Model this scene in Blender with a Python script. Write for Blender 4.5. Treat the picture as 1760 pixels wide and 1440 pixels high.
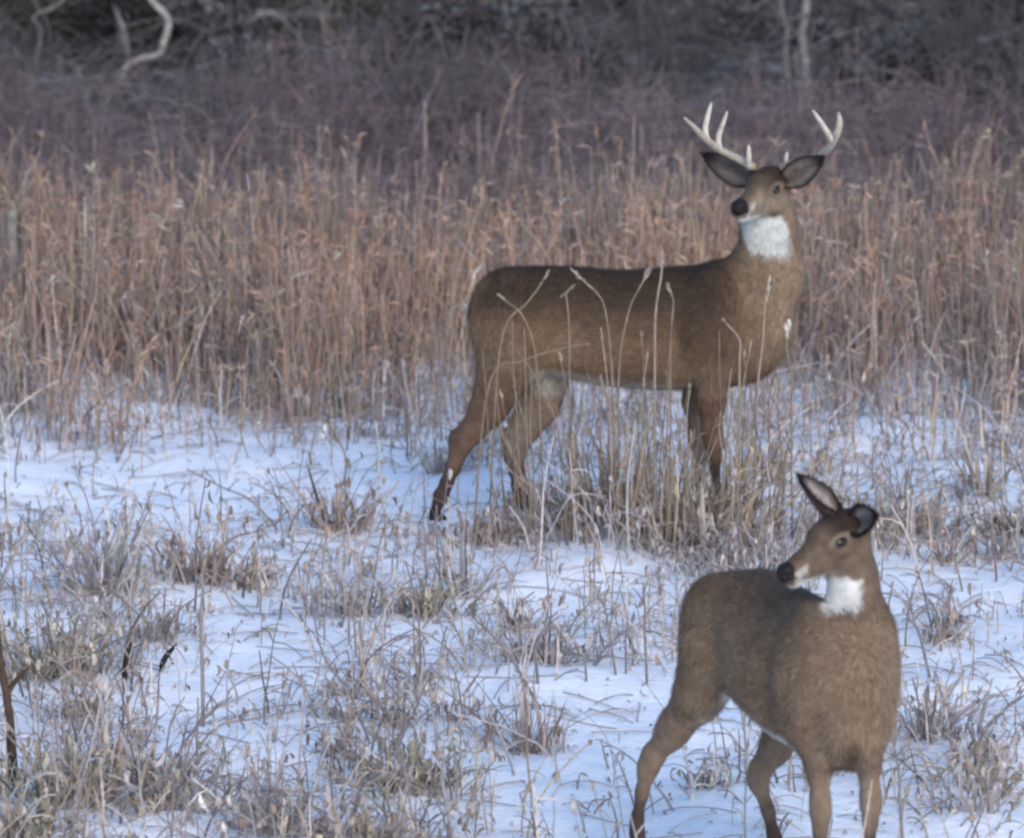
import bpy, math, random
import numpy as np
from mathutils import Vector, Matrix, Euler

for o in list(bpy.data.objects):
    bpy.data.objects.remove(o, do_unlink=True)
scene = bpy.context.scene
COL = scene.collection
R = math.radians

# ------------------------------------------------------------------ camera, sky, sun, exposure
CAM_H, PITCH, FPX = 4.47, R(9.3), 11400.0          # long lens looking down a slope at the field
cam_d = bpy.data.cameras.new('camera')
cam = bpy.data.objects.new('camera', cam_d)
COL.objects.link(cam)
cam.location = (0, 0, CAM_H)
cam.rotation_euler = (R(90) - PITCH, 0, 0)
cam_d.sensor_width = 36.0
cam_d.lens = 36.0 * FPX / 1760.0
cam_d.clip_start, cam_d.clip_end = 0.5, 2000.0
cam_d.dof.use_dof = True
cam_d.dof.focus_distance = 22.3
cam_d.dof.aperture_fstop = 4.7
scene.camera = cam

SUN_EL, SUN_ROT = R(26), R(160)
world = bpy.data.worlds.new('World')
scene.world = world
world.use_nodes = True
wn = world.node_tree.nodes
sky = wn.new('ShaderNodeTexSky')
sky.sky_type = 'NISHITA'
sky.sun_disc = False
sky.sun_elevation, sky.sun_rotation = SUN_EL, SUN_ROT
sky.air_density, sky.dust_density, sky.ozone_density = 1.0, 1.0, 3.0
world.node_tree.links.new(sky.outputs[0], wn['Background'].inputs[0])
wn['Background'].inputs[1].default_value = 0.15
sun_d = bpy.data.lights.new('sun', 'SUN')
sun_d.energy, sun_d.angle, sun_d.color = 0.9, R(30), (1.0, 0.87, 0.72)
sun = bpy.data.objects.new('sun', sun_d)
COL.objects.link(sun)
# Nishita: rotation 0 puts the sun toward +Y, turning clockwise seen from above
sdir = Vector((math.sin(SUN_ROT) * math.cos(SUN_EL), math.cos(SUN_ROT) * math.cos(SUN_EL), math.sin(SUN_EL)))
sun.rotation_euler = sdir.to_track_quat('Z', 'Y').to_euler()
sun.location = (4, -6, 12)
scene.view_settings.view_transform = 'Standard'
scene.view_settings.look = 'None'
scene.view_settings.gamma = 1
scene.view_settings.use_curve_mapping = False
scene.view_settings.exposure = 1.0
scene.cycles.max_bounces = 6
scene.cycles.filter_width = 2.5

# ------------------------------------------------------------------ helpers
def at(px, py, Y):
    """World point at distance Y seen at photograph pixel (px, py)."""
    r, u = (px - 880) / FPX, (720 - py) / FPX
    d = (r, math.cos(PITCH) + u * math.sin(PITCH), -math.sin(PITCH) + u * math.cos(PITCH))
    t = Y / d[1]
    return np.array((d[0] * t, Y, CAM_H + d[2] * t))

def ground(px, py):
    """Point of the ground plane seen at photograph pixel (px, py)."""
    r, u = (px - 880) / FPX, (720 - py) / FPX
    d = (r, math.cos(PITCH) + u * math.sin(PITCH), -math.sin(PITCH) + u * math.cos(PITCH))
    t = -CAM_H / d[2]
    return np.array((d[0] * t, d[1] * t, 0.0))

def rng(seed):
    return np.random.default_rng(seed)

def tag(o, label=None, cat=None, group=None, kind=None):
    if label: o['label'] = label
    if cat: o['category'] = cat
    if group: o['group'] = group
    if kind: o['kind'] = kind
    return o

def empty(name, loc, rz=0.0, label=None, cat=None, group=None):
    o = bpy.data.objects.new(name, None)
    o.empty_display_size = 0.1
    COL.objects.link(o)
    o.location = loc
    o.rotation_euler = (0, 0, rz)
    return tag(o, label, cat, group)

def mesh_np(name, v, f, mat, parent=None, col=None, smooth=False):
    """One mesh object from numpy arrays; f is an (n,3) or (n,4) array, or a list of such arrays."""
    fl = [np.asarray(a, dtype=np.int32) for a in (f if isinstance(f, list) else [f])]
    fl = [a for a in fl if len(a)]
    me = bpy.data.meshes.new(name)
    v = np.asarray(v, dtype=np.float32)
    me.vertices.add(len(v))
    me.vertices.foreach_set('co', v.ravel())
    nl = sum(a.size for a in fl)
    npoly = sum(len(a) for a in fl)
    me.loops.add(nl)
    me.loops.foreach_set('vertex_index', np.concatenate([a.ravel() for a in fl]))
    me.polygons.add(npoly)
    tot = np.concatenate([np.full(len(a), a.shape[1], np.int32) for a in fl])
    st = np.concatenate([[0], np.cumsum(tot)[:-1]]).astype(np.int32)
    me.polygons.foreach_set('loop_start', st)
    me.polygons.foreach_set('loop_total', tot)
    me.update(calc_edges=True)
    me.polygons.foreach_set('use_smooth', np.full(npoly, smooth))
    if col is not None:
        at_ = me.attributes.new('Col', 'FLOAT_COLOR', 'POINT')
        c4 = np.ones((len(v), 4), np.float32)
        c4[:, :3] = col
        at_.data.foreach_set('color', c4.ravel())
    me.validate()
    me.materials.append(mat)
    o = bpy.data.objects.new(name, me)
    COL.objects.link(o)
    o.parent = parent
    return o

def new_mat(name, rough=0.8):
    m = bpy.data.materials.new(name)
    m.use_nodes = True
    nt = m.node_tree
    b = nt.nodes['Principled BSDF']
    b.inputs['Roughness'].default_value = rough
    b.inputs['Specular IOR Level'].default_value = 0.2
    return m, nt, b

def node(nt, typ, **kw):
    n = nt.nodes.new(typ)
    for k, v in kw.items():
        setattr(n, k, v)
    return n

def attr_mat(name, rough=0.85, noise=22.0, amount=0.35, bump=0.0, bscale=120.0, stretch=None):
    """Colour from the mesh's own 'Col' attribute, broken up by noise."""
    m, nt, b = new_mat(name, rough)
    L = nt.links.new
    a = node(nt, 'ShaderNodeAttribute', attribute_name='Col')
    tc = node(nt, 'ShaderNodeTexCoord')
    nz = node(nt, 'ShaderNodeTexNoise')
    nz.inputs['Scale'].default_value = noise
    nz.inputs['Detail'].default_value = 5
    L(tc.outputs['Object'], nz.inputs['Vector'])
    mr = node(nt, 'ShaderNodeMapRange')
    mr.inputs['From Min'].default_value, mr.inputs['From Max'].default_value = 0.3, 0.7
    mr.inputs['To Min'].default_value, mr.inputs['To Max'].default_value = 1 - amount, 1 + amount
    L(nz.outputs[0], mr.inputs['Value'])
    mx = node(nt, 'ShaderNodeVectorMath', operation='SCALE')
    L(a.outputs['Color'], mx.inputs[0])
    L(mr.outputs[0], mx.inputs['Scale'])
    L(mx.outputs[0], b.inputs['Base Color'])
    if bump:
        n2 = node(nt, 'ShaderNodeTexNoise')
        n2.inputs['Scale'].default_value = bscale
        n2.inputs['Detail'].default_value = 4
        if stretch:
            mp = node(nt, 'ShaderNodeMapping')
            mp.inputs['Scale'].default_value = stretch
            L(tc.outputs['Object'], mp.inputs['Vector'])
            L(mp.outputs[0], n2.inputs['Vector'])
        else:
            L(tc.outputs['Object'], n2.inputs['Vector'])
        bp = node(nt, 'ShaderNodeBump')
        bp.inputs['Strength'].default_value = bump
        bp.inputs['Distance'].default_value = 0.01
        L(n2.outputs[0], bp.inputs['Height'])
        L(bp.outputs[0], b.inputs['Normal'])
    return m

def catmull(P, n):
    """n points along a smooth curve through the control points P (k, d)."""
    P = np.asarray(P, float)
    Q = np.vstack([2 * P[0] - P[1], P, 2 * P[-1] - P[-2]])
    t = np.linspace(0, len(P) - 1, n)
    i = np.minimum(t.astype(int), len(P) - 2)
    u = (t - i)[:, None]
    p0, p1, p2, p3 = Q[i], Q[i + 1], Q[i + 2], Q[i + 3]
    return 0.5 * (2 * p1 + (p2 - p0) * u + (2 * p0 - 5 * p1 + 4 * p2 - p3) * u * u + (3 * p1 - p0 - 3 * p2 + p3) * u ** 3)

def tube(path, rad, sides=6, cap=True):
    """Vertices and faces (quads, tris) of a tapered tube."""
    path = np.asarray(path, float)
    n = len(path)
    T = np.gradient(path, axis=0)
    T /= np.linalg.norm(T, axis=1)[:, None] + 1e-9
    ref = np.array((0.31, 0.87, 0.38))
    A = np.cross(T, ref); A /= np.linalg.norm(A, axis=1)[:, None] + 1e-9
    B = np.cross(T, A)
    a = np.arange(sides) * 2 * np.pi / sides
    rad = np.broadcast_to(np.asarray(rad, float), (n,))
    v = path[:, None] + rad[:, None, None] * (np.cos(a)[None, :, None] * A[:, None] + np.sin(a)[None, :, None] * B[:, None])
    v = v.reshape(-1, 3)
    i = np.arange(n - 1)[:, None] * sides
    j = np.arange(sides)[None]
    k = (j + 1) % sides
    q = np.stack([i + j, i + k, i + sides + k, i + sides + j], -1).reshape(-1, 4)
    tr = np.zeros((0, 3), int)
    if cap:
        v = np.vstack([v, path[0], path[-1]])
        c0, c1 = n * sides, n * sides + 1
        jj = np.arange(sides); kk = (jj + 1) % sides
        tr = np.vstack([np.stack([kk, jj, np.full(sides, c0)], -1),
                        np.stack([(n - 1) * sides + jj, (n - 1) * sides + kk, np.full(sides, c1)], -1)])
    return v, q, tr

class Bag:
    """Collects tubes and other pieces that belong to ONE part."""
    def __init__(self): self.v, self.q, self.t, self.c, self.n = [], [], [], [], 0
    def add(self, v, q=None, t=None, col=(0.3, 0.25, 0.2)):
        v = np.asarray(v, float)
        self.v.append(v)
        if q is not None and len(q): self.q.append(np.asarray(q) + self.n)
        if t is not None and len(t): self.t.append(np.asarray(t) + self.n)
        self.c.append(np.broadcast_to(np.asarray(col, float), (len(v), 3)))
        self.n += len(v)
    def tube(self, path, rad, sides=5, col=(0.3, 0.25, 0.2), cap=True):
        v, q, t = tube(path, rad, sides, cap)
        self.add(v, q, t, col)
    def build(self, name, mat, parent=None, smooth=True):
        f = []
        if self.q: f.append(np.vstack(self.q))
        if self.t: f.append(np.vstack(self.t))
        return mesh_np(name, np.vstack(self.v), f, mat, parent, np.vstack(self.c), smooth)
# ------------------------------------------------------------------ ground: one sheet, snow in front, thatch and leaf litter behind
def vnoise(x, y, s, seed):
    """Smooth value noise on arrays, about -1..1."""
    x, y = np.asarray(x, float) / s, np.asarray(y, float) / s
    i, j = np.floor(x).astype(int), np.floor(y).astype(int)
    u, v = x - i, y - j
    u, v = u * u * (3 - 2 * u), v * v * (3 - 2 * v)
    def h(a, b):
        n = (a * 374761393 + b * 668265263 + seed * 974711) & 0x7fffffff
        n = ((n ^ (n >> 13)) * 1274126177) & 0x7fffffff
        return ((n ^ (n >> 16)) & 0xffff) / 32767.5 - 1
    return (h(i, j) * (1 - u) + h(i + 1, j) * u) * (1 - v) + (h(i, j + 1) * (1 - u) + h(i + 1, j + 1) * u) * v

def hgt(x, y):
    x, y = np.asarray(x, float), np.asarray(y, float)
    z = 0.030 * vnoise(x, y, 0.9, 1) + 0.030 * vnoise(x, y, 0.36, 2) + 0.010 * vnoise(x, y, 0.15, 3)
    far = np.clip((y - 46) / 40, 0, 3)
    return z + far * 1.6 - 0.03

def axis(a, b, step, lo, hi):
    d = np.arange(a, b + step / 2, step)
    out = np.geomspace(0.5, max(hi - b, 1), 14)
    out2 = np.geomspace(0.5, max(a - lo, 1), 14)
    return np.concatenate([(a - out2)[::-1], d, b + out])
gx, gy = axis(-6, 6, 0.055, -500, 500), axis(15, 48, 0.075, -300, 900)
GX, GY = np.meshgrid(gx, gy, indexing='ij')
nx, ny = GX.shape
ii = (np.arange(nx - 1)[:, None] * ny + np.arange(ny - 1)[None]).ravel()
gv = np.stack([GX.ravel(), GY.ravel(), hgt(GX, GY).ravel()], -1)
M_GROUND, nt, b = new_mat('snow_and_thatch', 0.75)
L = nt.links.new
tc = node(nt, 'ShaderNodeTexCoord')
sep = node(nt, 'ShaderNodeSeparateXYZ'); L(tc.outputs['Object'], sep.inputs[0])
def noise(scale, detail=5, vec=None):
    n = node(nt, 'ShaderNodeTexNoise'); n.inputs['Scale'].default_value = scale; n.inputs['Detail'].default_value = detail
    L((vec or tc.outputs['Object']), n.inputs['Vector']); return n.outputs[0]
def math_(op, a, bb):
    n = node(nt, 'ShaderNodeMath', operation=op)
    for k, v in enumerate((a, bb)):
        if isinstance(v, (int, float)): n.inputs[k].default_value = v
        else: L(v, n.inputs[k])
    return n.outputs[0]
def ramp(v, a, c):
    n = node(nt, 'ShaderNodeMapRange', interpolation_type='SMOOTHSTEP'); L(v, n.inputs['Value'])
    n.inputs['From Min'].default_value, n.inputs['From Max'].default_value = a, c
    return n.outputs[0]
def mix(f, A, Bc):
    n = node(nt, 'ShaderNodeMix', data_type='RGBA'); L(f, n.inputs['Factor'])
    for k, v in ((6, A), (7, Bc)):
        if isinstance(v, tuple): n.inputs[k].default_value = (*v, 1)
        else: L(v, n.inputs[k])
    return n.outputs[2]
snow = mix(ramp(noise(9.0), .35, .7), (0.86, 0.88, 0.91), (0.78, 0.80, 0.84))
specks = ramp(noise(34.0, 6), .62, .72)
snow = mix(math_('MULTIPLY', specks, ramp(noise(2.2, 3), .45, .62)), snow, (0.36, 0.30, 0.25))
thatch = mix(ramp(noise(14.0), .35, .65), (0.25, 0.195, 0.165), (0.16, 0.125, 0.11))
thatch = mix(ramp(noise(3.1, 6), .60, .68), thatch, (0.62, 0.62, 0.66))
litter = mix(ramp(noise(16.0), .35, .65), (0.070, 0.066, 0.066), (0.044, 0.042, 0.043))
litter = mix(ramp(noise(2.3, 6), .55, .66), litter, (0.34, 0.35, 0.385))
yy = math_('ADD', sep.outputs[1], math_('MULTIPLY', math_('SUBTRACT', noise(1.4, 6), 0.5), 2.4))
c = mix(ramp(yy, 28.8, 30.6), snow, thatch)
c = mix(ramp(yy, 35.0, 37.0), c, litter)
L(c, b.inputs['Base Color'])
bp = node(nt, 'ShaderNodeBump'); bp.inputs['Strength'].default_value = 0.5; bp.inputs['Distance'].default_value = 0.02
L(noise(24.0, 6), bp.inputs['Height']); L(bp.outputs[0], b.inputs['Normal'])
tag(mesh_np('snowy_ground', gv, np.stack([ii, ii + ny, ii + ny + 1, ii + 1], -1), M_GROUND, None, None, True), kind='structure')
# ------------------------------------------------------------------ animals: implicit body, meshed once
class Body:
    """Smoothly joined limbs and muscles; each piece carries a coat colour and the lie of its hair."""
    def __init__(self): self.p = []
    def _add(self, fn, lo, hi, k, col, flow, sub=False):
        self.p.append((fn, np.array(lo) , np.array(hi), k, np.array(col, float), np.array(flow, float), sub))
    def rc(self, a, b, ra, rb, k=0.02, col=(0.2, 0.13, 0.08), flow=None, flat=None):
        a, b = np.array(a, float), np.array(b, float)
        ax = None
        if flat: ax, fac = np.array(flat[0], float) / np.linalg.norm(flat[0]), flat[1]
        def fn(P):
            if ax is not None:
                m = (P - a) @ ax - ((P - a) @ (b - a)) / ((b - a) @ (b - a) + 1e-9) * ((b - a) @ ax)
                P = P + (1 / fac - 1) * m[..., None] * ax
            ab = b - a
            t = np.clip(((P - a) @ ab) / (ab @ ab + 1e-9), 0, 1)
            d = np.linalg.norm(P - a - t[..., None] * ab, axis=-1) - (ra + (rb - ra) * t)
            return d * (min(1, fac) if ax is not None else 1)
        r = max(ra, rb) * (max(1, flat[1]) if flat else 1)
        self._add(fn, np.minimum(a, b) - r, np.maximum(a, b) + r, k, col, (b - a) if flow is None else flow)
    def ell(self, c, r, k=0.02, col=(0.2, 0.13, 0.08), flow=(-1, 0, -0.3), M=None, sub=False):
        c, r = np.array(c, float), np.array(r, float)
        M = np.eye(3) if M is None else M                 # columns: the ellipsoid's axes
        def fn(P):
            q = (P - c) @ M
            k0 = np.linalg.norm(q / r, axis=-1)
            k1 = np.linalg.norm(q / (r * r), axis=-1)
            return k0 * (k0 - 1) / (k1 + 1e-9)
        h = np.abs(M) @ r
        self._add(fn, c - h, c + h, k, col, flow, sub)
    def loft(self, T, k=0.02, col=(0.2, 0.13, 0.08), flow=(-1, 0, -0.35)):
        """T rows: x, top z, bottom z, half width."""
        T = np.asarray(T, float)
        S = catmull(T, 80)
        def fn(P):
            x = np.clip(P[..., 0], S[0, 0], S[-1, 0])
            top, bot, w = (np.interp(x, S[:, 0], S[:, j]) for j in (1, 2, 3))
            hz, cz = (top - bot) / 2, (top + bot) / 2
            e = np.abs(P[..., 1] / w) ** 2.25 + np.abs((P[..., 2] - cz) / hz) ** 2.25
            d = (e ** (1 / 2.25) - 1) * np.minimum(hz, w) * 0.85
            return np.maximum(d, 0) + np.minimum(d, 0) + np.abs(P[..., 0] - x)
        w = S[:, 3].max()
        self._add(fn, (S[0, 0], -w, S[:, 2].min()), (S[-1, 0], w, S[:, 1].max()), k, col, flow)

    def mesh(self, h):
        lo = np.min([p[1] for p in self.p], axis=0) - 0.05
        hi = np.max([p[2] for p in self.p], axis=0) + 0.05
        n = np.ceil((hi - lo) / h).astype(int) + 1
        D = np.full(n, 1.0, np.float32)
        for fn, a, b, k, col, flow, sub in self.p:
            m = k + 0.045
            i0 = np.maximum(np.floor((a - m - lo) / h).astype(int), 0)
            i1 = np.minimum(np.ceil((b + m - lo) / h).astype(int) + 1, n)
            g = np.stack(np.meshgrid(*[lo[j] + h * np.arange(i0[j], i1[j]) for j in range(3)], indexing='ij'), -1)
            d = fn(g).astype(np.float32)
            s = tuple(slice(i0[j], i1[j]) for j in range(3))
            o = D[s]
            if sub:
                hh = np.maximum(k - np.abs(o + d), 0) / k
                D[s] = np.maximum(o, -d) + hh * hh * k * 0.25
            else:
                hh = np.maximum(k - np.abs(o - d), 0) / k
                D[s] = np.minimum(o, d) - hh * hh * k * 0.25
        V, Q, N = surface_nets(D, lo, h)
        W, C, F = np.zeros(len(V)), np.zeros((len(V), 3)), np.zeros((len(V), 3))
        for fn, a, b, k, col, flow, sub in self.p:
            if sub: continue
            m = ((V > a - 0.09) & (V < b + 0.09)).all(1)
            w = np.exp(-np.maximum(fn(V[m]), -0.004) / 0.012)
            W[m] += w
            C[m] += w[:, None] * col
            F[m] += w[:, None] * flow / (np.linalg.norm(flow) + 1e-9)
        W = np.maximum(W, 1e-9)[:, None]
        return V, Q, N, C / W, F / W

def surface_nets(D, lo, h):
    n = np.array(D.shape)
    ins = D < 0
    c = np.zeros(n - 1, np.int8)
    for dx in (0, 1):
        for dy in (0, 1):
            for dz in (0, 1):
                c += ins[dx:n[0] - 1 + dx, dy:n[1] - 1 + dy, dz:n[2] - 1 + dz]
    act = (c > 0) & (c < 8)
    I = np.argwhere(act)
    idx = np.full(n - 1, -1, np.int32)
    idx[tuple(I.T)] = np.arange(len(I))
    cor = np.array([(a, b, d) for a in (0, 1) for b in (0, 1) for d in (0, 1)])
    val = np.stack([D[tuple((I + k).T)] for k in cor], 1)
    acc, cnt = np.zeros((len(I), 3)), np.zeros(len(I))
    for a in range(8):
        for b in range(a + 1, 8):
            if np.abs(cor[a] - cor[b]).sum() != 1: continue
            m = (val[:, a] < 0) != (val[:, b] < 0)
            t = val[m, a] / (val[m, a] - val[m, b])
            acc[m] += cor[a] + t[:, None] * (cor[b] - cor[a])
            cnt[m] += 1
    V = lo + h * (I + acc / cnt[:, None])
    Q = []
    for ax in range(3):
        u, w = (ax + 1) % 3, (ax + 2) % 3
        s0 = [slice(1, n[j] - 1) for j in range(3)]; s1 = list(s0)
        s0[ax] = slice(0, n[ax] - 1); s1[ax] = slice(1, n[ax])
        a, b = ins[tuple(s0)], ins[tuple(s1)]
        E = np.argwhere(a != b)
        flip = a[tuple(E.T)]
        off = np.array([1, 1, 1]); off[ax] = 0
        E = E + off
        def cell(du, dw):
            e = E.copy(); e[:, u] -= du; e[:, w] -= dw
            return idx[tuple(e.T)]
        q = np.stack([cell(1, 1), cell(0, 1), cell(0, 0), cell(1, 0)], 1)
        q[~flip] = q[~flip][:, ::-1]
        Q.append(q)
    Q = np.vstack(Q)
    # a little relaxation, then normals
    for _ in range(2):
        S, K = np.zeros_like(V), np.zeros(len(V))
        for a in range(4):
            b = (a + 1) % 4
            np.add.at(S, Q[:, a], V[Q[:, b]]); np.add.at(K, Q[:, a], 1)
            np.add.at(S, Q[:, b], V[Q[:, a]]); np.add.at(K, Q[:, b], 1)
        V = 0.5 * V + 0.5 * S / K[:, None]
    fn = np.cross(V[Q[:, 2]] - V[Q[:, 0]], V[Q[:, 3]] - V[Q[:, 1]])
    N = np.zeros_like(V)
    for a in range(4): np.add.at(N, Q[:, a], fn)
    N /= np.linalg.norm(N, axis=1)[:, None] + 1e-12
    return V, Q, N

def sm(x, a, b):
    t = np.clip((x - a) / (b - a), 0, 1)
    return t * t * (3 - 2 * t)

M_COAT = attr_mat('deer_coat', 0.9, 30, 0.22, 0.35, 60, (1, 1, 1))
M_FUR = attr_mat('deer_hair', 0.8, 40, 0.2)
M_ANTLER = attr_mat('antler', 0.55, 60, 0.25, 0.3, 90)
M_NOSE, _nt, _b = new_mat('deer_nose', 0.55)
_b.inputs['Base Color'].default_value = (0.011, 0.009, 0.0095, 1); _b.inputs['Specular IOR Level'].default_value = 0.2
M_EYE, _nt, _b = new_mat('deer_eye', 0.08)
_b.inputs['Base Color'].default_value = (0.010, 0.007, 0.005, 1); _b.inputs['Specular IOR Level'].default_value = 0.6
M_HOOF, _nt, _b = new_mat('deer_hoof', 0.5)
_b.inputs['Base Color'].default_value = (0.02, 0.016, 0.014, 1)

def fur(name, V, Q, N, C, F, parent, n, length, width, seed, lift=0.35):
    g = rng(seed)
    area = np.linalg.norm(np.cross(V[Q[:, 2]] - V[Q[:, 0]], V[Q[:, 3]] - V[Q[:, 1]]), axis=1)
    f = g.choice(len(Q), n, p=area / area.sum())
    w = g.dirichlet((1, 1, 1, 1), n)[..., None]
    P, Nn, Cc, Ff = ((w * A[Q[f]]).sum(1) for A in (V, N, C, F))
    Nn /= np.linalg.norm(Nn, axis=1)[:, None]
    Ff = Ff + g.normal(0, 0.22, Ff.shape)
    Ff -= (Ff * Nn).sum(1)[:, None] * Nn
    Ff /= np.linalg.norm(Ff, axis=1)[:, None] + 1e-9
    S = np.cross(Nn, Ff)
    L = length(P) * g.uniform(0.6, 1.3, n)
    li = g.uniform(0.4, 1.3, n) * lift
    base = P - Nn * 0.003
    tip = P + (Ff * np.cos(li)[:, None] + Nn * np.sin(li)[:, None]) * L[:, None]
    ww = (width * g.uniform(0.6, 1.4, n))[:, None]
    v = np.stack([base - S * ww, base + S * ww, tip], 1).reshape(-1, 3)
    pat = 1 + 0.13 * np.sin(P[:, 0] * 21 + 3 * np.sin(P[:, 2] * 13)) * np.sin(P[:, 2] * 26 + 2.5 * np.sin(P[:, 0] * 11 + P[:, 1] * 9))
    tint = (g.normal(1, 0.30, (n, 1)).clip(0.4, 2.0)) * pat[:, None]
    c = np.repeat(np.clip(Cc * tint, 0.004, 0.9), 3, axis=0)
    o = mesh_np(name, v, np.arange(3 * n).reshape(-1, 3), M_FUR, parent, c)
    return tag(o, kind='stuff')

def ear_mesh(name, base, tip, opening, width, M, parent, cols, curl=1.1):
    """A cupped leaf-shaped ear with real thickness. opening: direction its hollow faces."""
    base, tip, op = np.array(base, float), np.array(tip, float), np.array(opening, float)
    ax = tip - base; L = np.linalg.norm(ax); ax /= L
    op = op - (op @ ax) * ax; op /= np.linalg.norm(op)
    sd = np.cross(ax, op)
    nt_, nu = 22, 15
    t = np.linspace(0, 1, nt_)
    w = width * np.interp(t, (0, .12, .3, .45, .62, .78, .90, .97, 1), (.42, .64, .95, 1, .86, .60, .32, .14, .02))
    cur = curl * np.interp(t, (0, .15, .5, 1), (2.3, 1.6, 1.0, 0.75))
    V, C = [], []
    rim, back, inner, tipc = (np.array(c) for c in cols)
    for layer in (0, 1):
        for i in range(nt_):
            for j in range(nu):
                u = -1 + 2 * j / (nu - 1)
                a = u * min(cur[i], 2.7)
                r = w[i] / max(math.sin(min(cur[i], 1.57)), 0.5)
                th = (0.0030 if layer else -0.0030) * (1 - abs(u) ** 4 * 0.7) * (1 if t[i] < .9 else .5)
                p = base + ax * L * t[i] + sd * (math.sin(a) * r) + op * ((1 - math.cos(a)) * r + th) - op * (r * 0.25)
                p = p + op * 0.012 * math.sin(t[i] * 2.6)
                V.append(p)
                e = sm(abs(u), 0.62, 0.95) if layer else sm(abs(u), 0.75, 1.0)
                tp = sm(t[i], 0.62, 0.88)
                bcol = inner * (1 + .9 * math.exp(-((abs(u) - .45) / .22) ** 2) * (1 - t[i]) ** .7) if layer else back
                c = bcol * (1 - e) + rim * e
                C.append(c * (1 - tp) + tipc * tp)
    Q = []
    for layer in (0, 1):
        o = layer * nt_ * nu
        for i in range(nt_ - 1):
            for j in range(nu - 1):
                q = [o + i * nu + j, o + i * nu + j + 1, o + (i + 1) * nu + j + 1, o + (i + 1) * nu + j]
                Q.append(q if layer else q[::-1])
    o = nt_ * nu
    for i in range(nt_ - 1):
        for j in (0, nu - 1):
            q = [i * nu + j, (i + 1) * nu + j, o + (i + 1) * nu + j, o + i * nu + j]
            Q.append(q if j == 0 else q[::-1])
    for j in range(nu - 1):
        i = nt_ - 1
        Q.append([i * nu + j, i * nu + j + 1, o + i * nu + j + 1, o + i * nu + j])
    V = np.array(V) ; C = np.array(C)
    V = V @ M[:3, :3].T + M[:3, 3]
    Q = np.array(Q)
    o = mesh_np(name, V, Q, M_COAT, parent, C, True)
    fn = np.cross(V[Q[:, 2]] - V[Q[:, 0]], V[Q[:, 3]] - V[Q[:, 1]]); N = np.zeros_like(V)
    for a in range(4): np.add.at(N, Q[:, a], fn)
    N /= np.linalg.norm(N, axis=1)[:, None] + 1e-12
    F = np.tile(M[:3, :3] @ ax, (len(V), 1)) + 0.5 * (V - V.mean(0)) / L
    fur('ear_hair', V, Q, N, C * 1.1, F, o, 2600, lambda P: np.full(len(P), 0.019), 0.0009, int(abs(base[0]) * 1e4), 0.45)
    return o

def ball(name, c, r, axes, mat, parent, nu=18, nv=12):
    t = np.linspace(0, np.pi, nv)[:, None]; p = (np.arange(nu) * 2 * np.pi / nu)[None]
    S = np.stack([np.sin(t) * np.cos(p), np.sin(t) * np.sin(p), np.cos(t) * np.ones_like(p)], -1).reshape(-1, 3)
    V = np.array(c) + (S * np.array(r)) @ np.array(axes).T
    i = np.arange(nv - 1)[:, None] * nu; j = np.arange(nu)[None]; k = (j + 1) % nu
    Q = np.stack([i + j, i + nu + j, i + nu + k, i + k], -1).reshape(-1, 4)
    return mesh_np(name, V, Q, mat, parent, None, True)

def hoof(c, fwd, parent, s=1.0):
    """Two pointed toes side by side with dewclaws above."""
    f = np.array((fwd[0], fwd[1], 0.0)); f /= np.linalg.norm(f); l = np.array((-f[1], f[0], 0))
    b = Bag()
    for sg in (-1, 1):
        for z, a, w, x0 in ((0.0, 0, 0, 0),):
            prof = [(0.000, 0.052, 0.017), (0.012, 0.048, 0.017), (0.026, 0.036, 0.016), (0.042, 0.022, 0.014)]
            vs = []
            for z, ln, wd in prof:
                for u, v in ((-0.55, 0.6), (-0.55, -0.6), (0.1, -1), (0.75, -0.55), (1.05, 0.0), (0.75, 0.45), (0.1, 0.75)):
                    vs.append(np.array(c) + s * (f * (u * ln - z * 0.3) + l * (sg * (0.0165 + 0.004 * u) + v * wd * 0.9) + np.array((0, 0, z))))
            vs = np.array(vs); m = 7
            q = [[i * m + j, i * m + (j + 1) % m, (i + 1) * m + (j + 1) % m, (i + 1) * m + j] for i in range(3) for j in range(m)]
            vs = np.vstack([vs, vs[:m].mean(0), vs[-m:].mean(0)])
            t = [[(j + 1) % m, j, 4 * m] for j in range(m)] + [[3 * m + j, 3 * m + (j + 1) % m, 4 * m + 1] for j in range(m)]
            b.add(vs, q, t, (0.02, 0.016, 0.014))
    return b.build('hoof', M_HOOF, parent, False)

# coat colours (true pigment of the grey winter coat)
BACK, FLANK = (0.040, 0.026, 0.019), (0.145, 0.096, 0.063)
LEG, LEGD, WHITE = (0.1365, 0.0832, 0.0585), (0.0546, 0.0351, 0.0312), (0.52, 0.5005, 0.468)
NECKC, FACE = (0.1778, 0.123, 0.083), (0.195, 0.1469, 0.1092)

def head_frame(origin, beta, pitch, roll=0.0, s=1.0):
    """beta: 0 looks along -X of the world, 90 degrees looks along -Y."""
    h = np.array((-math.cos(beta), -math.sin(beta), 0.0))
    u = np.array((0, 0, 1.0))
    f = h * math.cos(pitch) + u * math.sin(pitch)
    l = np.cross(u, h)
    up = np.cross(f, l)
    l, up = l * math.cos(roll) + up * math.sin(roll), up * math.cos(roll) - l * math.sin(roll)
    M = np.eye(4)
    M[:3, 0], M[:3, 1], M[:3, 2] = f * s, l * s, up * s
    M[:3, 3] = origin
    return M

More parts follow.
